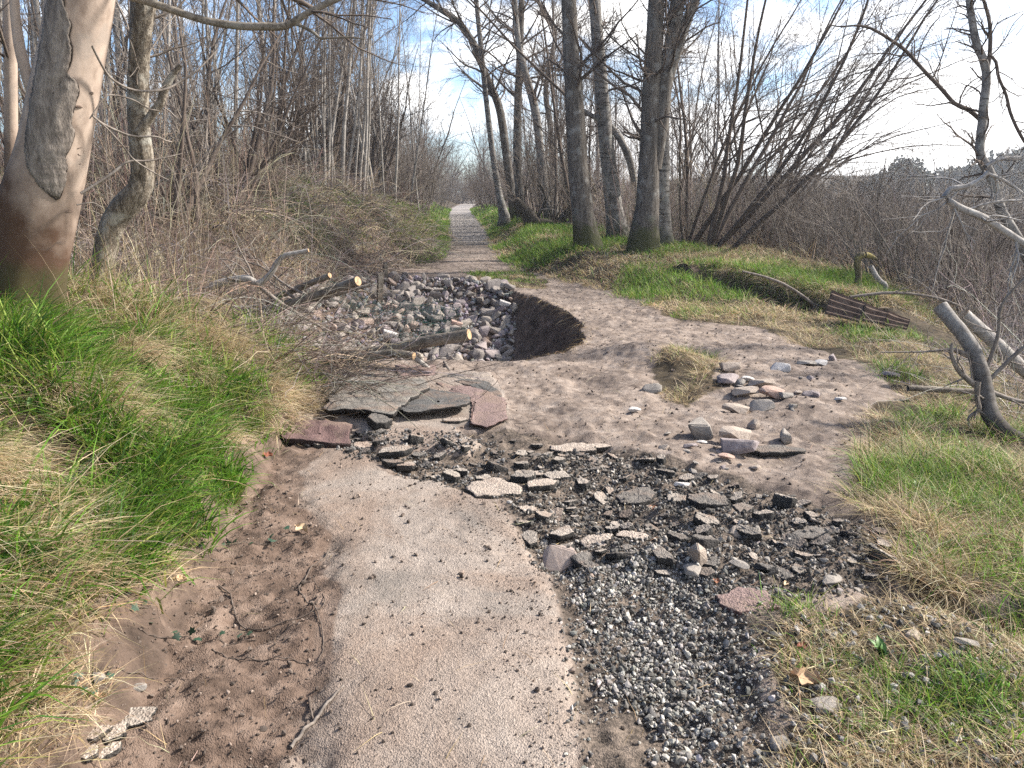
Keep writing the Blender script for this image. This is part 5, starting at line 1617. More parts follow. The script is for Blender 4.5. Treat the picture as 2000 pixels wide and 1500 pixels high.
log('fallen_twig', [(868, 707, 6), (875, 720, 7), (885, 735, 7), (900, 752, 6), (930, 785, 5), (960, 810, 4), (988, 832, 3)], 5.9, 'forked dry twig lying across the pink tarmac strip', M_TWIGP, ys=[7.0, 6.75, 6.5, 6.25, 5.85, 5.5, 5.15], cut=False, cat='twig', tw=5, seed=8, reach=.2)
log('fallen_limb', [(1773, 758, 11), (1800, 759, 12), (1850, 762, 12), (1900, 765, 11), (1930, 768, 9)], 5.9, 'straight dead limb pointing at the path from the leaning tree', M_LOG, cut=False, cat='branch')
log('sawn_log', [(1882, 612, 22), (1905, 635, 25), (1935, 662, 26), (1965, 690, 26), (2000, 722, 26), (2050, 760, 26)], 6.4, 'pale grey sawn log behind the leaning tree', M_GREYLOG, cat='log')
log('fallen_limb', [(1660, 580, 5), (1700, 575, 6), (1740, 572, 6), (1790, 575, 5), (1840, 585, 5), (1880, 600, 4)], 9.8, 'thin pale fallen limb behind the rusty sheets', M_TWIGP, cut=False, cat='branch', tw=4, seed=11)
M_STUMP = bark_material('lichened_wood', (.03, .025, .018), (.10, .085, .05), (.24, .20, .09), (.33, .27, .08), sc=14, scz=1)
log('dead_stump', [(1712, 506, 6), (1696, 499, 11), (1680, 500, 14), (1674, 515, 13), (1677, 535, 12), (1675, 555, 14), (1670, 578, 20)], 11.3, 'short broken yellow-lichened stump behind the rusty sheets', M_STUMP, cut=False, cat='stump')
log('fallen_limb', [(1700, 520, 10), (1715, 545, 10), (1730, 560, 9), (1715, 585, 9), (1690, 600, 7)], 10.9, 'twisted bleached limb beside the lichened stump', M_GREYLOG, cut=False, cat='branch', tw=6, seed=12)
log('fallen_limb', [(1450, 530, 4), (1490, 540, 5), (1530, 555, 6), (1570, 580, 6), (1600, 605, 5)], 10.6, 'thin branch lying over the undercut berm', M_TWIGP, cut=False, cat='branch', tw=4, seed=13)
# thin sticks on the near mud
def ground_strand(name, pts, w, label, mat, cat, lift=.003):
    W = np.array([G(*p) for p in pts]); P = resample(W, 40)
    P[:, 2] = HF(P[:, 0], P[:, 1]) + w + lift
    loc = P[20].copy(); r = np.full((1, 40), w) * (1 - .5 * np.linspace(0, 1, 40) ** 2)
    V, Q = tubes(P[None], r, 6, wob=.15)
    return tag(link(name, mesh_np(name, V - loc, Q), mat, None, loc), label, cat)


ground_strand('root_strand', [(658, 1068), (632, 1088), (606, 1106), (590, 1135), (585, 1160), (612, 1190), (626, 1225), (632, 1265), (622, 1293)], .0035, 'longest dark root strand curling along the edge of the mud', M_TWIG, 'root')
ground_strand('root_strand', [(428, 1148), (448, 1160), (458, 1190), (475, 1214), (505, 1226), (560, 1216), (610, 1203), (635, 1180), (612, 1130)], .003, 'looping root strand on the mud above the long curl', M_TWIG, 'root')
ground_strand('root_strand', [(415, 1272), (440, 1284), (490, 1292), (560, 1293), (622, 1294)], .0026, 'straight lower root strand joining the long curl', M_TWIG, 'root')
ground_strand('root_strand', [(230, 1315), (270, 1320), (320, 1325), (370, 1329)], .002, 'short thin strand at the lower left mud', M_TWIG, 'root')
ground_strand('stick', [(567, 1450), (590, 1425), (630, 1390), (672, 1350)], .006, 'straight peeled stick lying across the mud and asphalt', M_TWIGP, 'stick')
ground_strand('stick', [(604, 1362), (606, 1382), (612, 1402)], .005, 'short dark stick beside the peeled one', M_TWIG, 'stick')
ground_strand('stick', [(1212, 1085), (1230, 1093), (1252, 1104)], .006, 'thin tan stick among the dark rubble', M_TWIGP, 'stick')
ground_strand('stick', [(1350, 1160), (1375, 1162), (1402, 1160)], .006, 'thin tan stick left of the pink lump', M_TWIGP, 'stick')
ground_strand('stick', [(1545, 1068), (1580, 1040), (1620, 1022), (1650, 1008)], .002, 'bent pale straw stalk on the right rubble', M_TWIGP, 'stick')
P, R = traced([(-20, 1070, 7), (40, 1058, 7), (90, 1050, 6), (132, 1043, 5)], 2.9, 20)
P[:, 1] = 2.75
V, Q = tubes(P[None], R[None], 8)
tag(link('stick', mesh_np('stick', V, Q), M_TWIGP), 'brown stick caught in the grass at the left edge', 'stick')

# ---- fallen mossy tree with two sawn limbs, between the alders
YF = 24.5
b = at(1050, 440, YF); loc = np.array([b[0], YF, hz(b[0], YF)])
ft_ = empty('fallen_tree', loc, 'dark mossy fallen tree with two sawn pale ends and an arching limb', 'tree')
a = Acc()
ends = []
for st in [[(1007, 390, 15), (1020, 405, 19), (1032, 420, 26), (1040, 440, 34), (1045, 458, 38)], [(1007, 410, 12), (1022, 414, 14), (1036, 422, 16)]]:
    P, R = traced(st, YF, 24); trunk_mesh(a, P, R, 14, .12); ends.append((P, R))
link('trunk', a.mesh('trunk', off=loc), M_DARKW, ft_)
for P, R in ends: cut_face(P[0], P[3], R[0] * .95, loc, ft_)
a = Acc()
for st in [[(1042, 432, 16), (1070, 436, 14), (1100, 438, 14), (1140, 440, 14)], [(1090, 452, 20), (1094, 435, 15), (1108, 415, 13), (1125, 395, 12), (1150, 375, 11), (1180, 362, 10)], [(1075, 455, 22), (1082, 440, 16), (1100, 425, 10), (1122, 412, 8)],
           [(1120, 436, 12), (1115, 420, 10), (1118, 400, 10)], [(1040, 430, 7), (1058, 410, 6), (1065, 385, 5), (1050, 350, 4)]]:
    P, R = traced(st, YF + .2, 24); trunk_mesh(a, P, R, 10, .12)
    C, RR = grow(P[None], R[None], 5, .3, 1, .9, .9, .3, 7, .15, (0, 0, .02), rg, rmin=.004)
    V, Q = tubes(C, RR, 4); a.add(V, Q)
link('limb', a.mesh('limb', off=loc), M_DARKW, ft_)

# ---- rusty corrugated sheets
M_RUST, nt, bs = newmat("rusty_corrugated_iron", .8)
co = nd(nt, 'ShaderNodeTexCoord').outputs['Object']
n1 = noise(nt, co, 9, 6, .65)
lk(nt, ramp(nt, n1, [(.3, (.04, .026, .019)), (.5, (.095, .062, .045)), (.7, (.18, .125, .09))]), bs.inputs['Base Color'])
bump(nt, bs, n1, .3, .004)


def corrugated(A, B, C, D, waves, label, jag=0):
    """A,B top edge, D,C bottom edge; ribs run along the length"""
    A, B, C, D = map(np.array, (A, B, C, D))
    nu, nv = 14, waves * 10
    nrm = np.cross(B - A, D - A); nrm /= np.linalg.norm(nrm)
    amp = np.linalg.norm(D - A) / waves * .16
    F = []
    g = np.random.default_rng(waves)
    jit = g.normal(size=nv + 1) * jag
    for s in (0, 1):
        for i in range(nu + 1):
            for j in range(nv + 1):
                u = i / nu; v = j / nv
                if i == nu: u += jit[j]
                p = (A * (1 - u) + B * u) * (1 - v) + (D * (1 - u) + C * u) * v
                F.append(p + nrm * (amp * math.sin(v * waves * 2 * math.pi) - s * .003 + .01 * math.sin(u * 3 + v * 2)))
    F = np.array(F); idx = np.arange(len(F)).reshape(2, nu + 1, nv + 1)
    Q = []
    for s in (0, 1):
        q = np.stack([idx[s, :-1, :-1], idx[s, 1:, :-1], idx[s, 1:, 1:], idx[s, :-1, 1:]], -1).reshape(-1, 4)
        Q.append(q if s == 0 else q[:, ::-1])
    for e0, e1 in ((idx[0, :, 0], idx[1, :, 0]), (idx[0, :, -1], idx[1, :, -1]), (idx[0, 0, :], idx[1, 0, :]), (idx[0, -1, :], idx[1, -1, :])):
        Q.append(np.stack([e0[:-1], e0[1:], e1[1:], e1[:-1]], -1))
    c = F.mean(0)
    tag(link('corrugated_sheet', mesh_np('corrugated_sheet', F - c, np.concatenate(Q)), M_RUST, None, c), label, 'metal sheet')


corrugated(at(1624, 566, 9.55), at(1692, 591, 9.3), at(1678, 632, 9.0), at(1611, 612, 9.25), 4, 'left rusty corrugated iron sheet with a torn edge in the bank', .012)
corrugated(at(1691, 592, 9.22), at(1736, 608, 9.1), at(1725, 636, 8.85), at(1683, 626, 8.97), 3, 'middle rusty corrugated iron sheet, partly covered by the left one')
corrugated(at(1735, 606, 9.12), at(1778, 624, 9.0), at(1770, 646, 8.77), at(1725, 634, 8.87), 3, 'right end of the rusty corrugated iron, bent at a crease')

# ---- fallen leaves
M_DLEAF, nt, bs = newmat("brown_dead_leaf", .7)
oi = nd(nt, 'ShaderNodeObjectInfo')
lk(nt, ramp(nt, oi.outputs['Random'], [(0, (.17, .05, .03)), (.4, (.22, .10, .055)), (.7, (.36, .24, .14)), (1, (.45, .34, .22))]), bs.inputs['Base Color'])
n = 15
V = []
for i in range(n):
    u = i / (n - 1)
    w = .30 * math.sin(math.pi * min(1, u * 1.02)) ** .7 * (1 + .28 * math.sin(u * 19))
    for j in (-1, -.5, 0, .5, 1):
        V.append((u - .5, w * j, .16 * abs(j) ** 1.5 * (1 + .6 * math.sin(u * 9)) + .14 * math.sin(u * 3.1) + .05 * math.sin(j * 4 + u * 6)))
idx = np.arange(n * 5).reshape(n, 5)
LEAF = mesh_np('dead_leaf', np.array(V), np.stack([idx[:-1, :-1], idx[1:, :-1], idx[1:, 1:], idx[:-1, 1:]], -1).reshape(-1, 4))
for i, (px, py, w, rz, lb) in enumerate([(1572, 1340, 62, -.5, 'long curled brown leaf on the near right grass'), (1566, 1268, 26, .4, 'small dark red leaf above the long curled leaf'), (1536, 1126, 18, 1., 'red leaf between stones right of the rubble'), (590, 1042, 34, -.6, 'pale curled oak leaf alone on the mud'),
                                         (352, 1140, 26, .3, 'whitish oak leaf at the left grass edge'), (185, 1215, 24, 1.4, 'cream oak leaf under the lower left bank'), (1398, 1132, 20, .2, 'reddish leaf beside the upright wedge stone'), (1940, 1222, 40, -.4, 'brown folded leaf at the right edge grass'),
                                         (240, 995, 26, .2, 'reddish oak leaf on the lush left grass'), (520, 890, 24, .6, 'brown leaf where the left grass meets the asphalt'), (1275, 985, 24, .1, 'rust-red curled leaf on the dark rubble'), (195, 1378, 28, .3, 'tan crumpled leaf at the lower left bank foot')]):
    g, s_ = sized(px, py, w)
    o = place_obj(LEAF, 'dead_leaf', M_DLEAF, g, s_, rz, (.15, .1), label=lb, cat='leaf', zoff=.008)

# ---- trailing ivy on the mud
M_IVY, nt, bs = newmat("ivy_leaf", .35)
oi = nd(nt, 'ShaderNodeObjectInfo')
lk(nt, ramp(nt, oi.outputs['Random'], [(0, (.022, .05, .03)), (.6, (.05, .085, .055)), (1, (.10, .14, .11))]), bs.inputs['Base Color'])
ang = [0, 28, 52, 80, 110, 140, 180, 220, 250, 280, 308, 332]
rad_ = [1., .55, .85, .5, .8, .45, .25, .45, .8, .5, .85, .55]
V = [(0, 0, .05)] + [(r * math.cos(rad(t)), r * math.sin(rad(t)), -.12 * r * r) for t, r in zip(ang, rad_)]
IVY = mesh_np('leaf', np.array(V) * .5, None, [[0, 1 + i, 1 + (i + 1) % 12] for i in range(12)])
gi = np.random.default_rng(9)
for pts, nl, lb in [([(355, 1058), (380, 1075), (420, 1080), (470, 1072), (520, 1066), (575, 1050)], 13, 'upper trailing ivy strand with small dark leaves on the mud'),
                    ([(270, 1225), (300, 1240), (345, 1248), (390, 1250), (440, 1252), (500, 1244)], 9, 'middle trailing ivy strand on the mud'),
                    ([(120, 1345), (150, 1360), (175, 1375), (200, 1350), (215, 1335)], 8, 'lower ivy sprig under the left bank'),
                    ([(215, 1165), (250, 1180), (285, 1190), (300, 1178)], 6, 'ivy sprig at the foot of the lush grass'),
                    ([(5, 1180), (20, 1210), (35, 1240), (30, 1270)], 6, 'ivy sprig at the left edge')]:
    W = np.array([G(*p) for p in pts]); P = resample(W, 30); P[:, 2] = HF(P[:, 0], P[:, 1]) + .006
    loc = P[0].copy()
    e = empty('ivy', loc, lb, 'ivy')
    V, Q = tubes(P[None], np.full((1, 30), .0018), 5)
    link('stem', mesh_np('stem', V - loc, Q), M_TWIG, e)
    for q in range(nl):
        p = P[int((q + .5) / nl * 29)] + np.r_[gi.normal(size=2) * .02, .012 + .012 * gi.random()] - loc
        o = link('leaf', IVY, M_IVY, e, p)
        s_ = gi.uniform(.028, .05); o.scale = (s_, s_, s_); o.rotation_euler = (gi.normal() * .5, gi.normal() * .5, gi.uniform(0, 6.28))

# ================================================================== GRASS, STRAW, BRAMBLE, BRUSHWOOD, REEDS
GREEN = np.array([.105, .215, .022]); YGREEN = np.array([.22, .265, .058]); DKGREEN = np.array([.032, .085, .013])
STRAWC = np.array([.43, .34, .195]); PSTRAW = np.array([.56, .47, .32]); BSTRAW = np.array([.24, .165, .09])


def blades(name, X, Y, L, W, lean, bend, az, colr, label, mat, base=None, k=4, clamp=False, z=None):
    """curved tapering blades: lean = start angle from vertical, bend = how much further they curl over"""
    N = len(X)
    Z = HF(X, Y) - .008 if z is None else z
    P = np.empty((N, k, 3)); P[:, 0] = np.stack([X, Y, Z], -1)
    for j in range(1, k):
        a = lean + bend * (j - .5) / (k - 1)
        st = L / (k - 1)
        P[:, j] = P[:, j - 1] + np.stack([np.sin(a) * np.cos(az) * st, np.sin(a) * np.sin(az) * st, np.cos(a) * st], -1)
    if clamp:
        for j in range(1, k):
            P[:, j, 2] = np.maximum(P[:, j, 2], HF(P[:, j, 0], P[:, j, 1]) + .004 + .006 * j)
    sd = np.stack([-np.sin(az), np.cos(az), np.zeros(N)], -1)
    g = np.random.default_rng(len(X)); sd = sd + g.normal(size=(N, 3)) * .45
    sd /= np.linalg.norm(sd, axis=1, keepdims=True)
    wt_ = np.interp(np.arange(k) / (k - 1), [0, .3, 1], [.75, 1, .0])
    V = np.empty((N, 2 * k - 1, 3))
    for j in range(k - 1):
        V[:, 2 * j] = P[:, j] - sd * (W * wt_[j] * .5)[:, None]; V[:, 2 * j + 1] = P[:, j] + sd * (W * wt_[j] * .5)[:, None]
    V[:, -1] = P[:, -1]
    nv = 2 * k - 1
    o = (np.arange(N) * nv)[:, None]
    Q = np.concatenate([o + np.array([2 * j, 2 * j + 1, 2 * j + 3, 2 * j + 2]) for j in range(k - 2)])
    T = o + np.array([2 * k - 4, 2 * k - 3, 2 * k - 2])
    me = mesh_np(name, V.reshape(-1, 3), Q, T, np.repeat(colr, nv, 0))
    return tag(link(name, me, mat), label, None, None, 'stuff')


def mixcol(g, N, fs, cols):
    """pick a colour per blade by weights fs (N,m)"""
    w = np.cumsum(fs, 1); w /= w[:, -1:]
    i = (g.uniform(0, 1, N)[:, None] > w).sum(1)
    c = np.array(cols)[i]
    return np.clip(c * g.uniform(.65, 1.35, (N, 1)) * (1 + g.normal(size=(N, 3)) * .06), .004, .8)


def clump(X, Y, g, n, r):
    """replace seeds by tufts"""
    i = np.repeat(np.arange(len(X)), n)
    return X[i] + g.normal(size=len(i)) * r, Y[i] + g.normal(size=len(i)) * r, i


# --- left bank: lush green with straw tussocks
g = np.random.default_rng(201)
N0 = 7600
Y0 = 1.25 * (7.6 / 1.25) ** g.uniform(0, 1, N0); X0 = xl_(Y0) + .06 - 2.9 * g.uniform(0, 1, N0) ** 1.1 * ip(Y0, [1, 4, 8], [.6, 1, 1])
edge = xl_(Y0) + .10 * fbm(X0 * 3 + 4, Y0 * 3, 4, 7) - X0
zz = H0(X0, Y0)
k = (edge > .22 * sm(5.2, 3.4, Y0)) & (np.hypot(X0 - syc_loc[0], Y0 - syc_loc[1]) > .22) & ~((zz > .42) & (Y0 > 5.6))
X0, Y0, edge = X0[k], Y0[k], edge[k]
st = fbm(X0 * 1.6 + 3, Y0 * 1.3, 4, 71)
bare = fbm(X0 * 2.6, Y0 * 2.6 + 9, 3, 72)
k = (bare < .08) | (g.uniform(0, 1, len(X0)) < .2)
X0, Y0, st, edge = X0[k], Y0[k], st[k], edge[k]
X, Y, i = clump(X0, Y0, g, 13, .045)
N = len(X); s = st[i]; e_ = edge[i]
hf = (g.uniform(.5, 1.6, len(X0)) * (1 + 1.0 * fbm(X0 * 1.9, Y0 * 1.9, 3, 74)))[i]
azm = np.arctan2(Y - Y0[i] - .012, X - X0[i] + .022) + g.normal(size=N) * .5
isst = np.clip(sm(-.10, .30, s) * .75 + .08, 0, 1)
wts = np.stack([(1 - isst) * .55, (1 - isst) * .30, (1 - isst) * .25, isst * .6, isst * .3, isst * .2], -1)
C = mixcol(g, N, wts, [GREEN, YGREEN, DKGREEN, STRAWC, PSTRAW, BSTRAW])
dry = C[:, 0] > C[:, 1]
L = hf * (1 - .6 * np.exp(-(((X - syc_loc[0]) / .5) ** 2 + ((Y - syc_loc[1] + .45) / .5) ** 2))) * g.uniform(.12, .32, N) * np.where(dry, 1.2, 1.0) * sm(-.1, .35, e_) * .9 + .03
blades('grass', X, Y, L, np.where(dry, g.uniform(.0026, .0048, N), g.uniform(.005, .012, N)), np.where(dry, g.uniform(.4, 1.3, N), g.uniform(.05, .7, N)), np.where(dry, g.uniform(.3, 1.3, N), g.uniform(.5, 1.7, N)), azm, C,
       'lush green grass mixed with straw on the left bank', M_GRASS)
# matted straw lying on the left bank
N0 = 2600
Y0 = 1.3 * (7.4 / 1.3) ** g.uniform(0, 1, N0); X0 = xl_(Y0) - .02 - .40 * sm(5.2, 3.4, Y0) - 2.4 * g.uniform(0, 1, N0) ** 1.2
s = fbm(X0 * 1.6 + 3, Y0 * 1.3, 4, 71)
k = (s > -.02) | (g.uniform(0, 1, N0) < .22)
X0, Y0 = X0[k], Y0[k]
X, Y, i = clump(X0, Y0, g, 9, .03); N = len(X)
az0 = g.normal(-.35, .7, len(X0))[i] + g.normal(size=N) * .35
C = mixcol(g, N, np.tile([.5, .35, .2], (N, 1)), [STRAWC, PSTRAW, BSTRAW])
blades('straw', X, Y, g.uniform(.14, .42, N), g.uniform(.0022, .0042, N), g.uniform(.9, 1.5, N), g.uniform(.2, .9, N), az0, C, 'dry straw matted over the left bank', M_STRAW, clamp=True, k=5)
# straw tussocks hanging down the bank
TUS = [(270, 690, .36), (290, 700, .30), (240, 790, .28), (250, 840, .22), (420, 680, .26), (470, 700, .26), (520, 810, .22), (560, 820, .22), (20, 880, .28), (15, 960, .25), (120, 780, .22), (400, 740, .2), (330, 860, .2), (45, 700, .25), (600, 800, .2), (180, 1010, .2), (450, 870, .18)]
XX, YY, AZ, LL = [], [], [], []
for px, py, r in TUS:
    c = G(px, py); n = 640
    XX.append(c[0] + g.normal(size=n) * r * .22 - .05); YY.append(c[1] + g.normal(size=n) * r * .22); AZ.append(g.normal(-.6, .55, n)); LL.append(g.uniform(.5, 1.15, n) * r)
X, Y, AZ, L = map(np.concatenate, (XX, YY, AZ, LL)); N = len(X)
blades('straw', X, Y, L, g.uniform(.0024, .0044, N), g.uniform(.3, 1.0, N), g.uniform(.9, 1.7, N), AZ, mixcol(g, N, np.tile([.4, .5, .12], (N, 1)), [STRAWC, PSTRAW, BSTRAW]), 'pale straw tussocks drooping down the left bank', M_STRAW, clamp=True, k=6)
# broad rich green leaves near the trees and in the hollows
XX, YY, AZ = [], [], []
for px, py, r in [(130, 640, .16), (160, 660, .16), (210, 640, .18), (110, 700, .15), (240, 740, .2), (330, 790, .2), (370, 820, .2), (290, 900, .18), (400, 900, .18), (430, 940, .15), (180, 720, .16), (300, 980, .2), (350, 1000, .15), (60, 1100, .15), (230, 1080, .15), (20, 1150, .15), (310, 660, .15), (90, 660, .12), (460, 760, .15)]:
    c = G(px, py); n = 260
    XX.append(c[0] + g.normal(size=n) * r * .6); YY.append(c[1] + g.normal(size=n) * r * .5); AZ.append(g.normal(-.7, 1.3, n))
X, Y, AZ = map(np.concatenate, (XX, YY, AZ)); N = len(X)
k = X < xl_(Y) - .03; X, Y, AZ = X[k], Y[k], AZ[k]; N = len(X)
blades('grass', X, Y, g.uniform(.12, .30, N), g.uniform(.006, .012, N), g.uniform(.05, .6, N), g.uniform(.7, 1.9, N), AZ, mixcol(g, N, np.tile([.6, .2, .3], (N, 1)), [GREEN * 1.1, YGREEN, DKGREEN * 1.2]), 'rich broad-bladed green grass in the hollows of the left bank', M_GRASS, k=5)


# --- right-hand grass
def right_grass(poly, n0, seed, green, hl, label, per=9, r=.03, clampst=True, yw=1.):
    g = np.random.default_rng(seed)
    P = np.array(poly); lo, hi = P.min(0), P.max(0)
    lo[1] = max(lo[1], 1.2)
    u = g.uniform(0, 1, n0 * 5)
    Y0 = lo[1] * (hi[1] / lo[1]) ** u if yw else lo[1] + (hi[1] - lo[1]) * u
    X0 = g.uniform(lo[0], min(hi[0], 9), n0 * 5)
    k = (poly_sd(X0, Y0, poly) + .12 * fbm(X0 * 3, Y0 * 3, 4, seed) > .02) & (np.abs(X0) < Y0 * .85 + .5)
    X0, Y0 = X0[k][:n0], Y0[k][:n0]
    s = fbm(X0 * 1.5, Y0 * 1.5, 4, seed + 3) + green
    k = (fbm(X0 * 2.4, Y0 * 2.4, 3, seed + 5) < .3)
    X0, Y0, s = X0[k], Y0[k], s[k]
    X, Y, i = clump(X0, Y0, g, per, r); N = len(X)
    hf = g.uniform(.5, 1.5, len(X0))[i]; azr = np.arctan2(Y - Y0[i], X - X0[i]) + g.normal(size=N) * .6
    gr = np.clip(sm(-.2, .35, s[i]), .04, .95)
    C = mixcol(g, N, np.stack([gr * .5, gr * .4, gr * .2, (1 - gr) * .6, (1 - gr) * .35, (1 - gr) * .25], -1), [GREEN, YGREEN, DKGREEN, STRAWC, PSTRAW, BSTRAW])
    dry = C[:, 0] > C[:, 1]
    sc = np.maximum(1, Y / 6)
    L = hf * g.uniform(hl[0], hl[1], N) * np.where(dry, 1.3, 1)
    blades('grass', X, Y, L, np.where(dry, g.uniform(.0016, .0032, N), g.uniform(.0028, .0055, N)) * sc, np.where(dry, g.uniform(.6, 1.45, N), g.uniform(.05, .8, N)), np.where(dry, g.uniform(.2, 1.1, N), g.uniform(.4, 1.6, N)), azr, C, label, M_GRASS, clamp=clampst)


right_grass(GRR[:13] + [(5, 7), (4.4, 9.4), (2.6, 10.5)], 8000, 301, -.22, (.05, .17), 'dry and green grass along the right of the dirt path')
right_grass(GP([(1670, 900), (1740, 850), (1850, 830), (2100, 860), (2100, 1200), (1830, 1150), (1760, 1120), (1660, 960)]), 2400, 302, -.02, (.07, .22), 'tufts of green grass on the right bank below the leaning tree')
right_grass(GRN, 1250, 303, -.30, (.03, .12), 'thin straw and green grass over stones at the near right', per=8, r=.028)
right_grass(GP([(-60, 1180), (140, 1230), (225, 1300), (150, 1390), (90, 1440), (60, 1560), (-60, 1560)]), 420, 307, -.12, (.04, .15), 'sparse straw and grass at the bottom left corner', per=8)
right_grass(GP([(250, 1120), (330, 1110), (400, 1020), (470, 960), (500, 930), (440, 930), (330, 1010), (200, 1150)]), 260, 308, .0, (.04, .13), 'ragged grass at the edge of the left mud', per=8)
right_grass(GRX, 1500, 306, -.2, (.04, .14), 'straw and grass beyond the near right ditch')
right_grass(HUMP, 520, 304, -.42, (.05, .12), 'dry grass on the small hump of the path')
right_grass(PITTOP, 500, 305, -.02, (.05, .12), 'short grass on the lip behind the pit', per=10)
XX, YY = [], []
g = np.random.default_rng(310)
for px, py, r, n in [(1805, 815, .10, 200), (1850, 810, .08, 120), (1880, 1010, .12, 240), (1960, 1010, .10, 220), (1905, 900, .08, 120), (1950, 920, .1, 160), (1830, 1090, .08, 140), (1980, 1130, .12, 260), (1960, 1080, .1, 200), (1780, 1395, .05, 160), (1620, 1300, .08, 120), (1720, 1310, .06, 110), (1980, 1230, .07, 150), (1560, 1190, .07, 120), (1690, 1450, .06, 120), (1850, 860, .08, 120)]:
    c = G(px, py); XX.append(c[0] + g.normal(size=n) * r); YY.append(c[1] + g.normal(size=n) * r * .7)
X, Y = np.concatenate(XX), np.concatenate(YY); N = len(X)
near = sm(2.2, 3.2, Y)
blades('grass', X, Y, g.uniform(.05, .10, N) + near * g.uniform(.04, .14, N), g.uniform(.003, .006, N) * (.6 + .6 * near), g.uniform(.05, .8, N), g.uniform(.5, 1.7, N), g.uniform(0, 6.28, N), mixcol(g, N, np.tile([.6, .3, .2], (N, 1)), [GREEN * 1.15, YGREEN, DKGREEN]), 'bright green grass tufts on the right', M_GRASS, k=5)
# --- bank under the alders, berm, verges of the far path
def verge(n0, seed, y0, y1, xa, xb, green, hl, label, per=8, r=.06):
    g = np.random.default_rng(seed)
    Y0 = y0 * (y1 / y0) ** g.uniform(0, 1, n0)
    u = g.uniform(0, 1, n0); X0 = xa(Y0) * (1 - u) + xb(Y0) * u
    k = poly_sd(X0, Y0, PIT) < -.05
    X0, Y0 = X0[k], Y0[k]
    s = fbm(X0 * .8, Y0 * .5, 4, seed + 3) + green(X0, Y0)
    X, Y, i = clump(X0, Y0, g, per, r); N = len(X)
    gr = np.clip(sm(-.25, .3, s[i]), .04, .96)
    C = mixcol(g, N, np.stack([gr * .55, gr * .4, gr * .15, (1 - gr) * .6, (1 - gr) * .3, (1 - gr) * .3], -1), [GREEN * 1.1, YGREEN, DKGREEN, STRAWC, PSTRAW, BSTRAW])
    dry = C[:, 0] > C[:, 1]
    sc = np.maximum(1, Y / 7)
    L = g.uniform(hl[0], hl[1], N)
    blades('grass', X, Y, L, g.uniform(.003, .006, N) * sc, np.where(dry, g.uniform(.5, 1.4, N), g.uniform(.05, .7, N)), g.uniform(.4, 1.5, N), g.uniform(0, 6.28, N), C, label, M_GRASS)


verge(6500, 320, 9.6, 30, lambda y: xr_(y) + .0 + .25 * fbm(y * 1.3, y * .3, 3, 5), lambda y: xr_(y) + ip(y, [9, 14, 20, 30], [1.6, 4.0, 3.4, 3.0]), lambda x, y: -.02 + .28 * sm(14, 19, y) - .35 * sm(.9, .1, x - xr_(y)), (.08, .26), 'green and straw grass on the bank under the alders')
verge(2600, 321, 9.6, 16.5, lambda y: ip(y, [9, 10, 12.4, 16], [4.3, 4.4, 3.2, 2.6]), lambda y: ip(y, [9, 10, 12.4, 16], [5.4, 5.8, 5.6, 5.4]), lambda x, y: -.1, (.10, .28), 'shaggy grass on the undercut berm')
verge(2400, 322, 26, 75, lambda y: xr_(y) - .05, lambda y: xr_(y) + 2.2, lambda x, y: .35, (.10, .28), 'green verge on the right of the far path')
verge(3800, 323, 17.5, 75, lambda y: xl_(y) + .12, lambda y: xl_(y) - ip(y, [17, 24, 40, 75], [1.0, 2.6, 2.2, 2]), lambda x, y: .30 - .5 * sm(.9, 2.4, xl_(y) - x), (.10, .30), 'bright green verge on the left of the far path')
verge(6500, 324, 11.0, 26, lambda y: xl_(y) - .4, lambda y: xl_(y) - 5.5, lambda x, y: -.16, (.12, .32), 'rough grass on top of the left mound')
# hanging turf and straw over the undercut edge
g = np.random.default_rng(330)
t = g.uniform(0, 1, 2600); X = 3.05 + 1.25 * t + .30 + g.normal(size=2600) * .05; Y = 12.4 - 2.5 * t + .16 + g.normal(size=2600) * .05
blades('straw', X, Y, g.uniform(.08, .28, 2600), g.uniform(.003, .006, 2600), g.uniform(.9, 1.5, 2600), g.uniform(.6, 1.5, 2600), g.normal(3.6, .6, 2600), mixcol(g, 2600, np.tile([.4, .3, .4, .15], (2600, 1)), [STRAWC, PSTRAW, BSTRAW, YGREEN]), 'straw hanging over the undercut edge of the berm', M_STRAW)
# roots and straw over the steep right wall of the pit
pts = np.array([(.1, 12.3), (.45, 11.4), (.70, 10.6), (.83, 9.6), (.83, 8.6), (.72, 8.0), (.5, 7.55), (.15, 7.25)])
t = g.uniform(0, 6.99, 700); i = t.astype(int); u = (t - i)[:, None]
pp = pts[i] * (1 - u) + pts[i + 1] * u + g.normal(size=(700, 2)) * .06
dirx = np.arctan2(9.6 - pp[:, 1], -1.2 - pp[:, 0])
blades('roots', pp[:, 0], pp[:, 1], g.uniform(.05, .30, 700), g.uniform(.002, .0042, 700), g.uniform(1.2, 1.7, 700), g.uniform(.7, 1.4, 700), dirx + g.normal(size=700) * .9, mixcol(g, 700, np.tile([.25, .6, .5], (700, 1)), [STRAWC, BSTRAW * .8, np.array([.07, .045, .03])]), 'fine roots and dry grass hanging down the wall of the pit', M_STRAW, clamp=True, k=5)
# loose straw on the dirt
X, Y, g = scatter(DIRT, 1500, 340)
k = masks(X, Y)['pit'] < .05; X, Y = X[k], Y[k]; N = len(X)
blades('straw', X, Y, g.uniform(.05, .2, N), g.uniform(.0012, .0024, N), np.full(N, 1.5), g.uniform(-.1, .1, N), g.uniform(0, 6.28, N), mixcol(g, N, np.tile([.4, .3, .6], (N, 1)), [STRAWC, PSTRAW, BSTRAW]), 'loose bits of straw strewn over the dirt', M_STRAW, clamp=True)


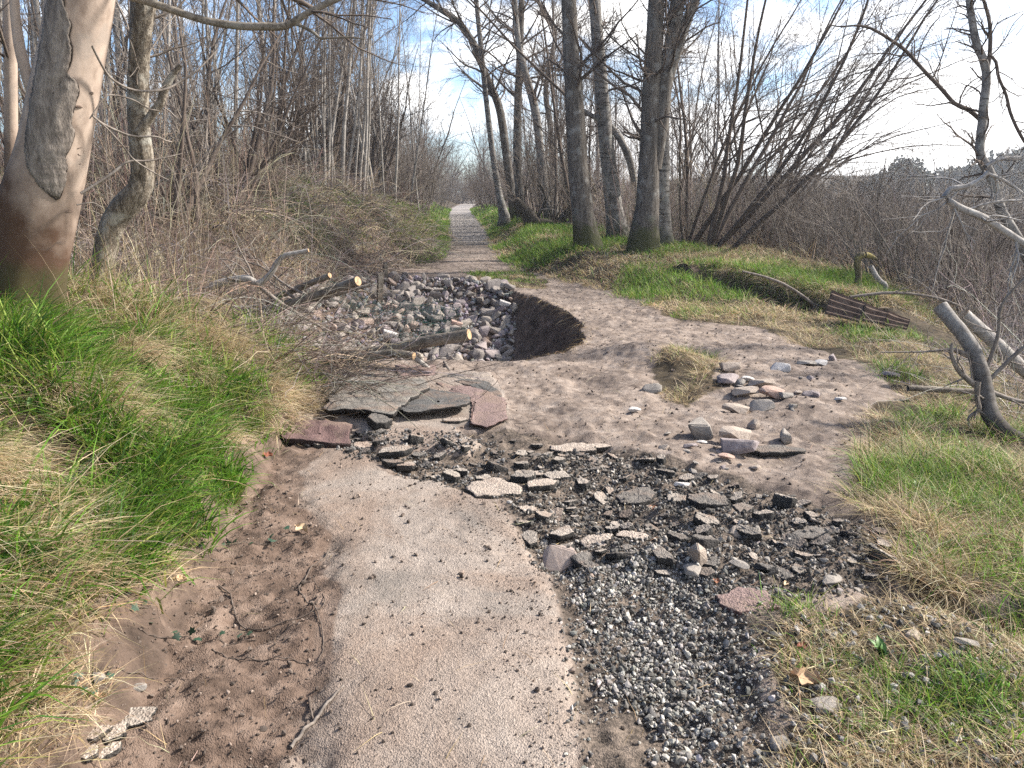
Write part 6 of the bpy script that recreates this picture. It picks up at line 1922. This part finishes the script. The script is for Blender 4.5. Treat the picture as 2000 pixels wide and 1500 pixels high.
# --- arching stems
def stems(name, X, Y, L, r, lean, bend, az, colr, label, kids=0, k=7, seed=0, sides=3, wob=.10, kl=.4, mat=None, kr=.6):
    g = np.random.default_rng(seed)
    N = len(X); P = np.empty((N, k, 3)); P[:, 0] = np.stack([X, Y, HF(X, Y) - .03], -1)
    d = np.stack([np.sin(lean) * np.cos(az), np.sin(lean) * np.sin(az), np.cos(lean)], -1)
    for j in range(1, k):
        P[:, j] = P[:, j - 1] + d * (L / (k - 1))[:, None]
        d = d + g.normal(size=(N, 3)) * wob + np.stack([np.cos(az) * .3 * bend, np.sin(az) * .3 * bend, -bend], -1)
        d /= np.linalg.norm(d, axis=1, keepdims=True)
        P[:, j, 2] = np.maximum(P[:, j, 2], H0(P[:, j, 0], P[:, j, 1]) + .01)
    R = r[:, None] * np.linspace(1, .35, k)[None]
    a = Acc(); V, Q = tubes(P, R, sides); a.add(V, Q, col=np.repeat(colr, k * sides, 0))
    if kids:
        C2, R2 = grow(P, R, kids, .2, 1, .8, kl, kr, 5, .2, (0, 0, 0), g, rmin=.0012)
        V, Q = tubes(C2, R2, 3); a.add(V, Q, col=np.repeat(np.repeat(colr, kids, 0), 15, 0))
    return tag(link(name, a.mesh(name), mat or M_STEM), label, None, None, 'stuff')


BR1 = np.array([.118, .084, .068]); BR2 = np.array([.19, .155, .128]); BR3 = np.array([.062, .05, .043]); BR4 = np.array([.34, .28, .20]); GRY = np.array([.24, .215, .20]); GRYD = np.array([.13, .115, .105])
g = np.random.default_rng(401)
# bramble on the mound
N = 5000
Y = 6.2 * (22 / 6.2) ** g.uniform(0, 1, N); X = np.where(Y < 8.2, xl_(Y) - 1.0, xl_(Y) + .1) - 4.6 * g.uniform(0, 1, N) ** 1.0
k = poly_sd(X, Y, PIT) < 0; X, Y = X[k], Y[k]; N = len(X)
stems('brambles', X, Y, g.uniform(.25, .8, N) * np.where(X / Y < -.29, 1.15, 1.6), g.uniform(.0024, .0055, N) * np.maximum(1, Y / 10), np.where(X / Y < -.29, np.abs(g.normal(.6, .5, N)), np.abs(g.normal(1.05, .35, N))), g.uniform(.08, .4, N), g.uniform(0, 6.28, N), mixcol(g, N, np.tile([.45, .25, .6, .10, .10], (N, 1)), [BR1, BR2, BR3, BR4, GRY]), 'tangled brown brambles and dead stems over the left mound', 3, seed=1)
N = 2200; Y = 11 * (19 / 11) ** g.uniform(0, 1, N); X = xl_(Y) + .1 - 3.0 * g.uniform(0, 1, N)
k = poly_sd(X, Y, PIT) < 0; X, Y = X[k], Y[k]; N = len(X)
stems('brambles', X, Y, g.uniform(.5, 1.6, N), g.uniform(.004, .008, N), np.abs(g.normal(1.1, .4, N)), g.uniform(.05, .3, N), g.uniform(0, 6.28, N), mixcol(g, N, np.tile([.3, .4, .3, .3, .3], (N, 1)), [BR1, BR2, BR3, BR4, GRY]), 'coarse arching bramble stems over the face of the mound', 3, seed=14, kl=.5)
# upright dead stems and dry reeds at the mound edge
N = 900; Y = g.uniform(9, 20, N); X = np.minimum(xl_(Y) - .8, -.29 * Y) - 3.5 * g.uniform(0, 1, N)
stems('dead_stems', X, Y, g.uniform(.8, 2.2, N), g.uniform(.003, .006, N), np.abs(g.normal(.1, .14, N)), g.uniform(0, .05, N), g.uniform(0, 6.28, N), mixcol(g, N, np.tile([.5, .4, .4], (N, 1)), [BR1 * 1.2, BR4, BR2]), 'tall reddish dead stems standing above the brambles', 2, seed=2)
# understory beneath the left wood
N = 3600; Y = 10 * (45 / 10) ** g.uniform(0, 1, N); X = np.minimum(wood_x(Y) + .6, np.where(Y < 25, -.285 * Y, 0)) - (1.5 + .38 * Y) * g.uniform(0, 1, N)
stems('undergrowth', X, Y, g.uniform(.7, 2.3, N) * (.65 + .35 * sm(14, 22, Y)), g.uniform(.003, .006, N) * np.maximum(1, Y / 14), np.abs(g.normal(.3, .35, N)), g.uniform(.02, .2, N), g.uniform(0, 6.28, N), mixcol(g, N, np.tile([.4, .25, .55, .15], (N, 1)), [BR1, BR2, BR3, GRY]), 'brown leafless undergrowth beneath the left wood', 4, seed=3)
# brushwood heap between the left bank and the pit
N = 320
c0 = np.array([G(560, 690), G(450, 620), G(620, 640), G(380, 560), G(520, 740), G(600, 770)])[:, :2]
ii = g.integers(0, 6, N)
X = c0[ii, 0] + g.normal(size=N) * .42; Y = np.clip(c0[ii, 1] + g.normal(size=N) * .5, 5.7, 9.5)
X = np.minimum(X, -.255 * Y)
stems('brushwood', X, Y, g.uniform(.4, 1.5, N), g.uniform(.0022, .0065, N), g.uniform(.8, 1.5, N), g.uniform(0, .22, N), np.where(g.uniform(0, 1, N) < .55, g.normal(-.1, .7, N), g.uniform(0, 6.28, N)), mixcol(g, N, np.tile([.4, .3, .5, .15, .3], (N, 1)), [BR1, BR2, BR3, BR4, GRY]), 'heap of cut twigs and brushwood at the left of the pit', 5, seed=4, kl=.5)
N = 120; Y = g.uniform(4.6, 8.5, N); X = xl_(Y) - .2 - 2.2 * g.uniform(0, 1, N)
stems('dead_twigs', X, Y, g.uniform(.3, 1.2, N), g.uniform(.0014, .0035, N), np.abs(g.normal(.7, .5, N)), g.uniform(.05, .4, N), g.normal(0, 1.2, N), mixcol(g, N, np.tile([.4, .4, .3, .4], (N, 1)), [BR1, BR2, BR4, GRY]), 'thin dead twigs standing out of the left grass', 3, seed=5)
# dry tall grass stalks by the gnarled tree
N = 260; c = np.array([G(300, 560), G(330, 620), G(240, 600), G(400, 540)])[g.integers(0, 4, N)]; X = c[:, 0] + g.normal(size=N) * .35; Y = c[:, 1] + g.normal(size=N) * .5
blades('straw', X, Y, g.uniform(.3, .75, N), g.uniform(.003, .006, N), np.abs(g.normal(.1, .2, N)), g.uniform(.0, .6, N), g.uniform(0, 6.28, N), mixcol(g, N, np.tile([.5, .3, .3], (N, 1)), [STRAWC, PSTRAW, BSTRAW]), 'tall dry grass stalks beside the gnarled tree', M_STRAW, k=5)
# right: reeds and scrub stems of the wet ground
N = 9500
Y = 8.5 * (75 / 8.5) ** g.uniform(0, 1, N); X = ip(Y, [8, 10, 14, 18, 24, 60], [5.4, 5.9, 6.0, 5.6, 4.2, 6]) + (1.2 + .75 * Y) * g.uniform(0, 1, N) ** 1.3
stems('reeds', X, Y, g.uniform(.7, 2.3, N) * (.6 + .4 * sm(9, 22, Y)), g.uniform(.0025, .0045, N) * np.maximum(1, Y / 12), np.abs(g.normal(.42, .3, N)), g.uniform(-.06, .10, N), np.where(g.uniform(0, 1, N) < .6, g.normal(0, .9, N), g.uniform(0, 6.28, N)), mixcol(g, N, np.tile([.12, .25, .06, .5, .5], (N, 1)), [BR1, BR2, BR4, GRY, np.array([.125, .108, .112])]), 'grey-brown reeds and leafless stems of the wet thicket on the right', 4, seed=6, wob=.11)
N = 6000; Y = 9 * (40 / 9) ** g.uniform(0, 1, N); X = ip(Y, [8, 10, 14, 18, 24, 60], [5.2, 5.8, 5.6, 5.0, 3.6, 5]) + (.5 + .7 * Y) * g.uniform(0, 1, N) ** 1.5
blades('straw', X, Y, g.uniform(.3, .8, N), g.uniform(.006, .011, N) * np.maximum(1, Y / 14), g.uniform(.1, 1.2, N), g.uniform(.3, 1.3, N), g.uniform(0, 6.28, N), mixcol(g, N, np.tile([.5, .25, .5], (N, 1)), [STRAWC * .8, PSTRAW * .8, BSTRAW]), 'dead yellowish grass under the right thicket', M_STRAW)
# bleached tangle right of the rusty sheets
N = 950; Y = g.uniform(5.2, 10.5, N); X = ip(Y, [5, 7, 9, 10.5], [3.5, 4.3, 5.4, 5.6]) + 2.6 * g.uniform(0, 1, N) ** .8
stems('dead_twigs', X, Y, g.uniform(.4, 1.5, N), g.uniform(.002, .0055, N), np.abs(g.normal(.7, .45, N)), g.uniform(.02, .35, N), g.uniform(0, 6.28, N), mixcol(g, N, np.tile([.2, .2, .6, .3, .5], (N, 1)), [BR1, BR4, GRY * 1.4, GRYD, GRY]), 'bleached tangle of dead twigs on the right bank', 4, seed=7, kl=.5)
# brown undergrowth among the right-hand trees
N = 4200; Y = 17 * (70 / 17) ** g.uniform(0, 1, N); X = xr_(Y) + ip(Y, [16, 20, 30, 70], [2.6, 2.4, 2.0, 1.6]) + (1 + .26 * Y) * g.uniform(0, 1, N)
stems('undergrowth', X, Y, g.uniform(.6, 2.6, N), g.uniform(.003, .005, N) * np.maximum(1, Y / 14), np.abs(g.normal(.3, .3, N)), g.uniform(.0, .15, N), g.uniform(0, 6.28, N), mixcol(g, N, np.tile([.3, .4, .2, .4, .15], (N, 1)), [BR1, BR2, BR3, GRY, BR4]), 'leafless undergrowth among the right-hand trees', 4, seed=8)

# --- broad-leaved weeds
M_WEED, nt, bs = newmat("broad_weed_leaf", .5)
oi = nd(nt, 'ShaderNodeObjectInfo')
lk(nt, ramp(nt, oi.outputs['Random'], [(0, (.05, .12, .03)), (.6, (.09, .17, .04)), (1, (.16, .19, .06))]), bs.inputs['Base Color'])
n = 9; V = []
for i in range(n):
    u = i / (n - 1); w = .17 * math.sin(math.pi * min(.985, u * .96 + .03)) ** .8
    for j in (-1, -.5, 0, .5, 1):
        V.append((u, w * j * (1 + .08 * math.sin(u * 22)), .34 * math.sin(u * 2.4) + .05 * abs(j) + .015 * math.sin(u * 17 + j * 5)))
idx = np.arange(n * 5).reshape(n, 5)
WEED = mesh_np('leaf', np.array(V), np.stack([idx[:-1, :-1], idx[1:, :-1], idx[1:, 1:], idx[:-1, 1:]], -1).reshape(-1, 4))
gw = np.random.default_rng(77)
for px, py, k, lb in [(1790, 968, 5, 'broad-leaved dock on the right bank under the leaning tree'), (100, 1218, 4, 'pale green dock seedling at the lower left bank'), (330, 905, 6, 'broad-leaved weed in the middle of the lush left grass'), (1720, 1290, 5, 'small dock in the near right grass'),
                      (430, 770, 6, 'dock among straw near the top of the left grass'), (1880, 880, 5, 'dock just below the foot of the leaning tree'), (60, 800, 6, 'dock in the grass below the big sycamore'), (230, 1100, 5, 'dock near the foot of the left bank')]:
    c = G(px, py); c[2] = hz(c[0], c[1]) + .02
    e = empty('dock_plant', c, lb, 'weed')
    for q in range(k):
        o = link('leaf', WEED, M_WEED, e); s_ = gw.uniform(.045, .085)
        o.scale = (s_, s_, s_); o.rotation_euler = (gw.normal() * .2, -gw.uniform(.1, .8), q * 6.28 / k + gw.normal() * .4)


# ================================================================== AIR
def haze():
    bm = bmesh.new(); bmesh.ops.create_cube(bm, size=1)
    bmesh.ops.scale(bm, vec=(460, 480, 40), verts=bm.verts)
    bmesh.ops.translate(bm, vec=(40, 190, 16.5), verts=bm.verts)
    me = BD.meshes.new('haze'); bm.to_mesh(me); bm.free()
    m = BD.materials.new('haze'); m.use_nodes = True
    nt = m.node_tree; nt.nodes.clear()
    v = nd(nt, 'ShaderNodeVolumePrincipled', {'Color': (.86, .91, 1.0, 1), 'Density': .0008, 'Anisotropy': .3})
    o = nd(nt, 'ShaderNodeOutputMaterial')
    lk(nt, v.outputs[0], o.inputs['Volume'])
    tag(link('haze', me, m), 'thin pale air between the trees', None, None, 'stuff')


haze()
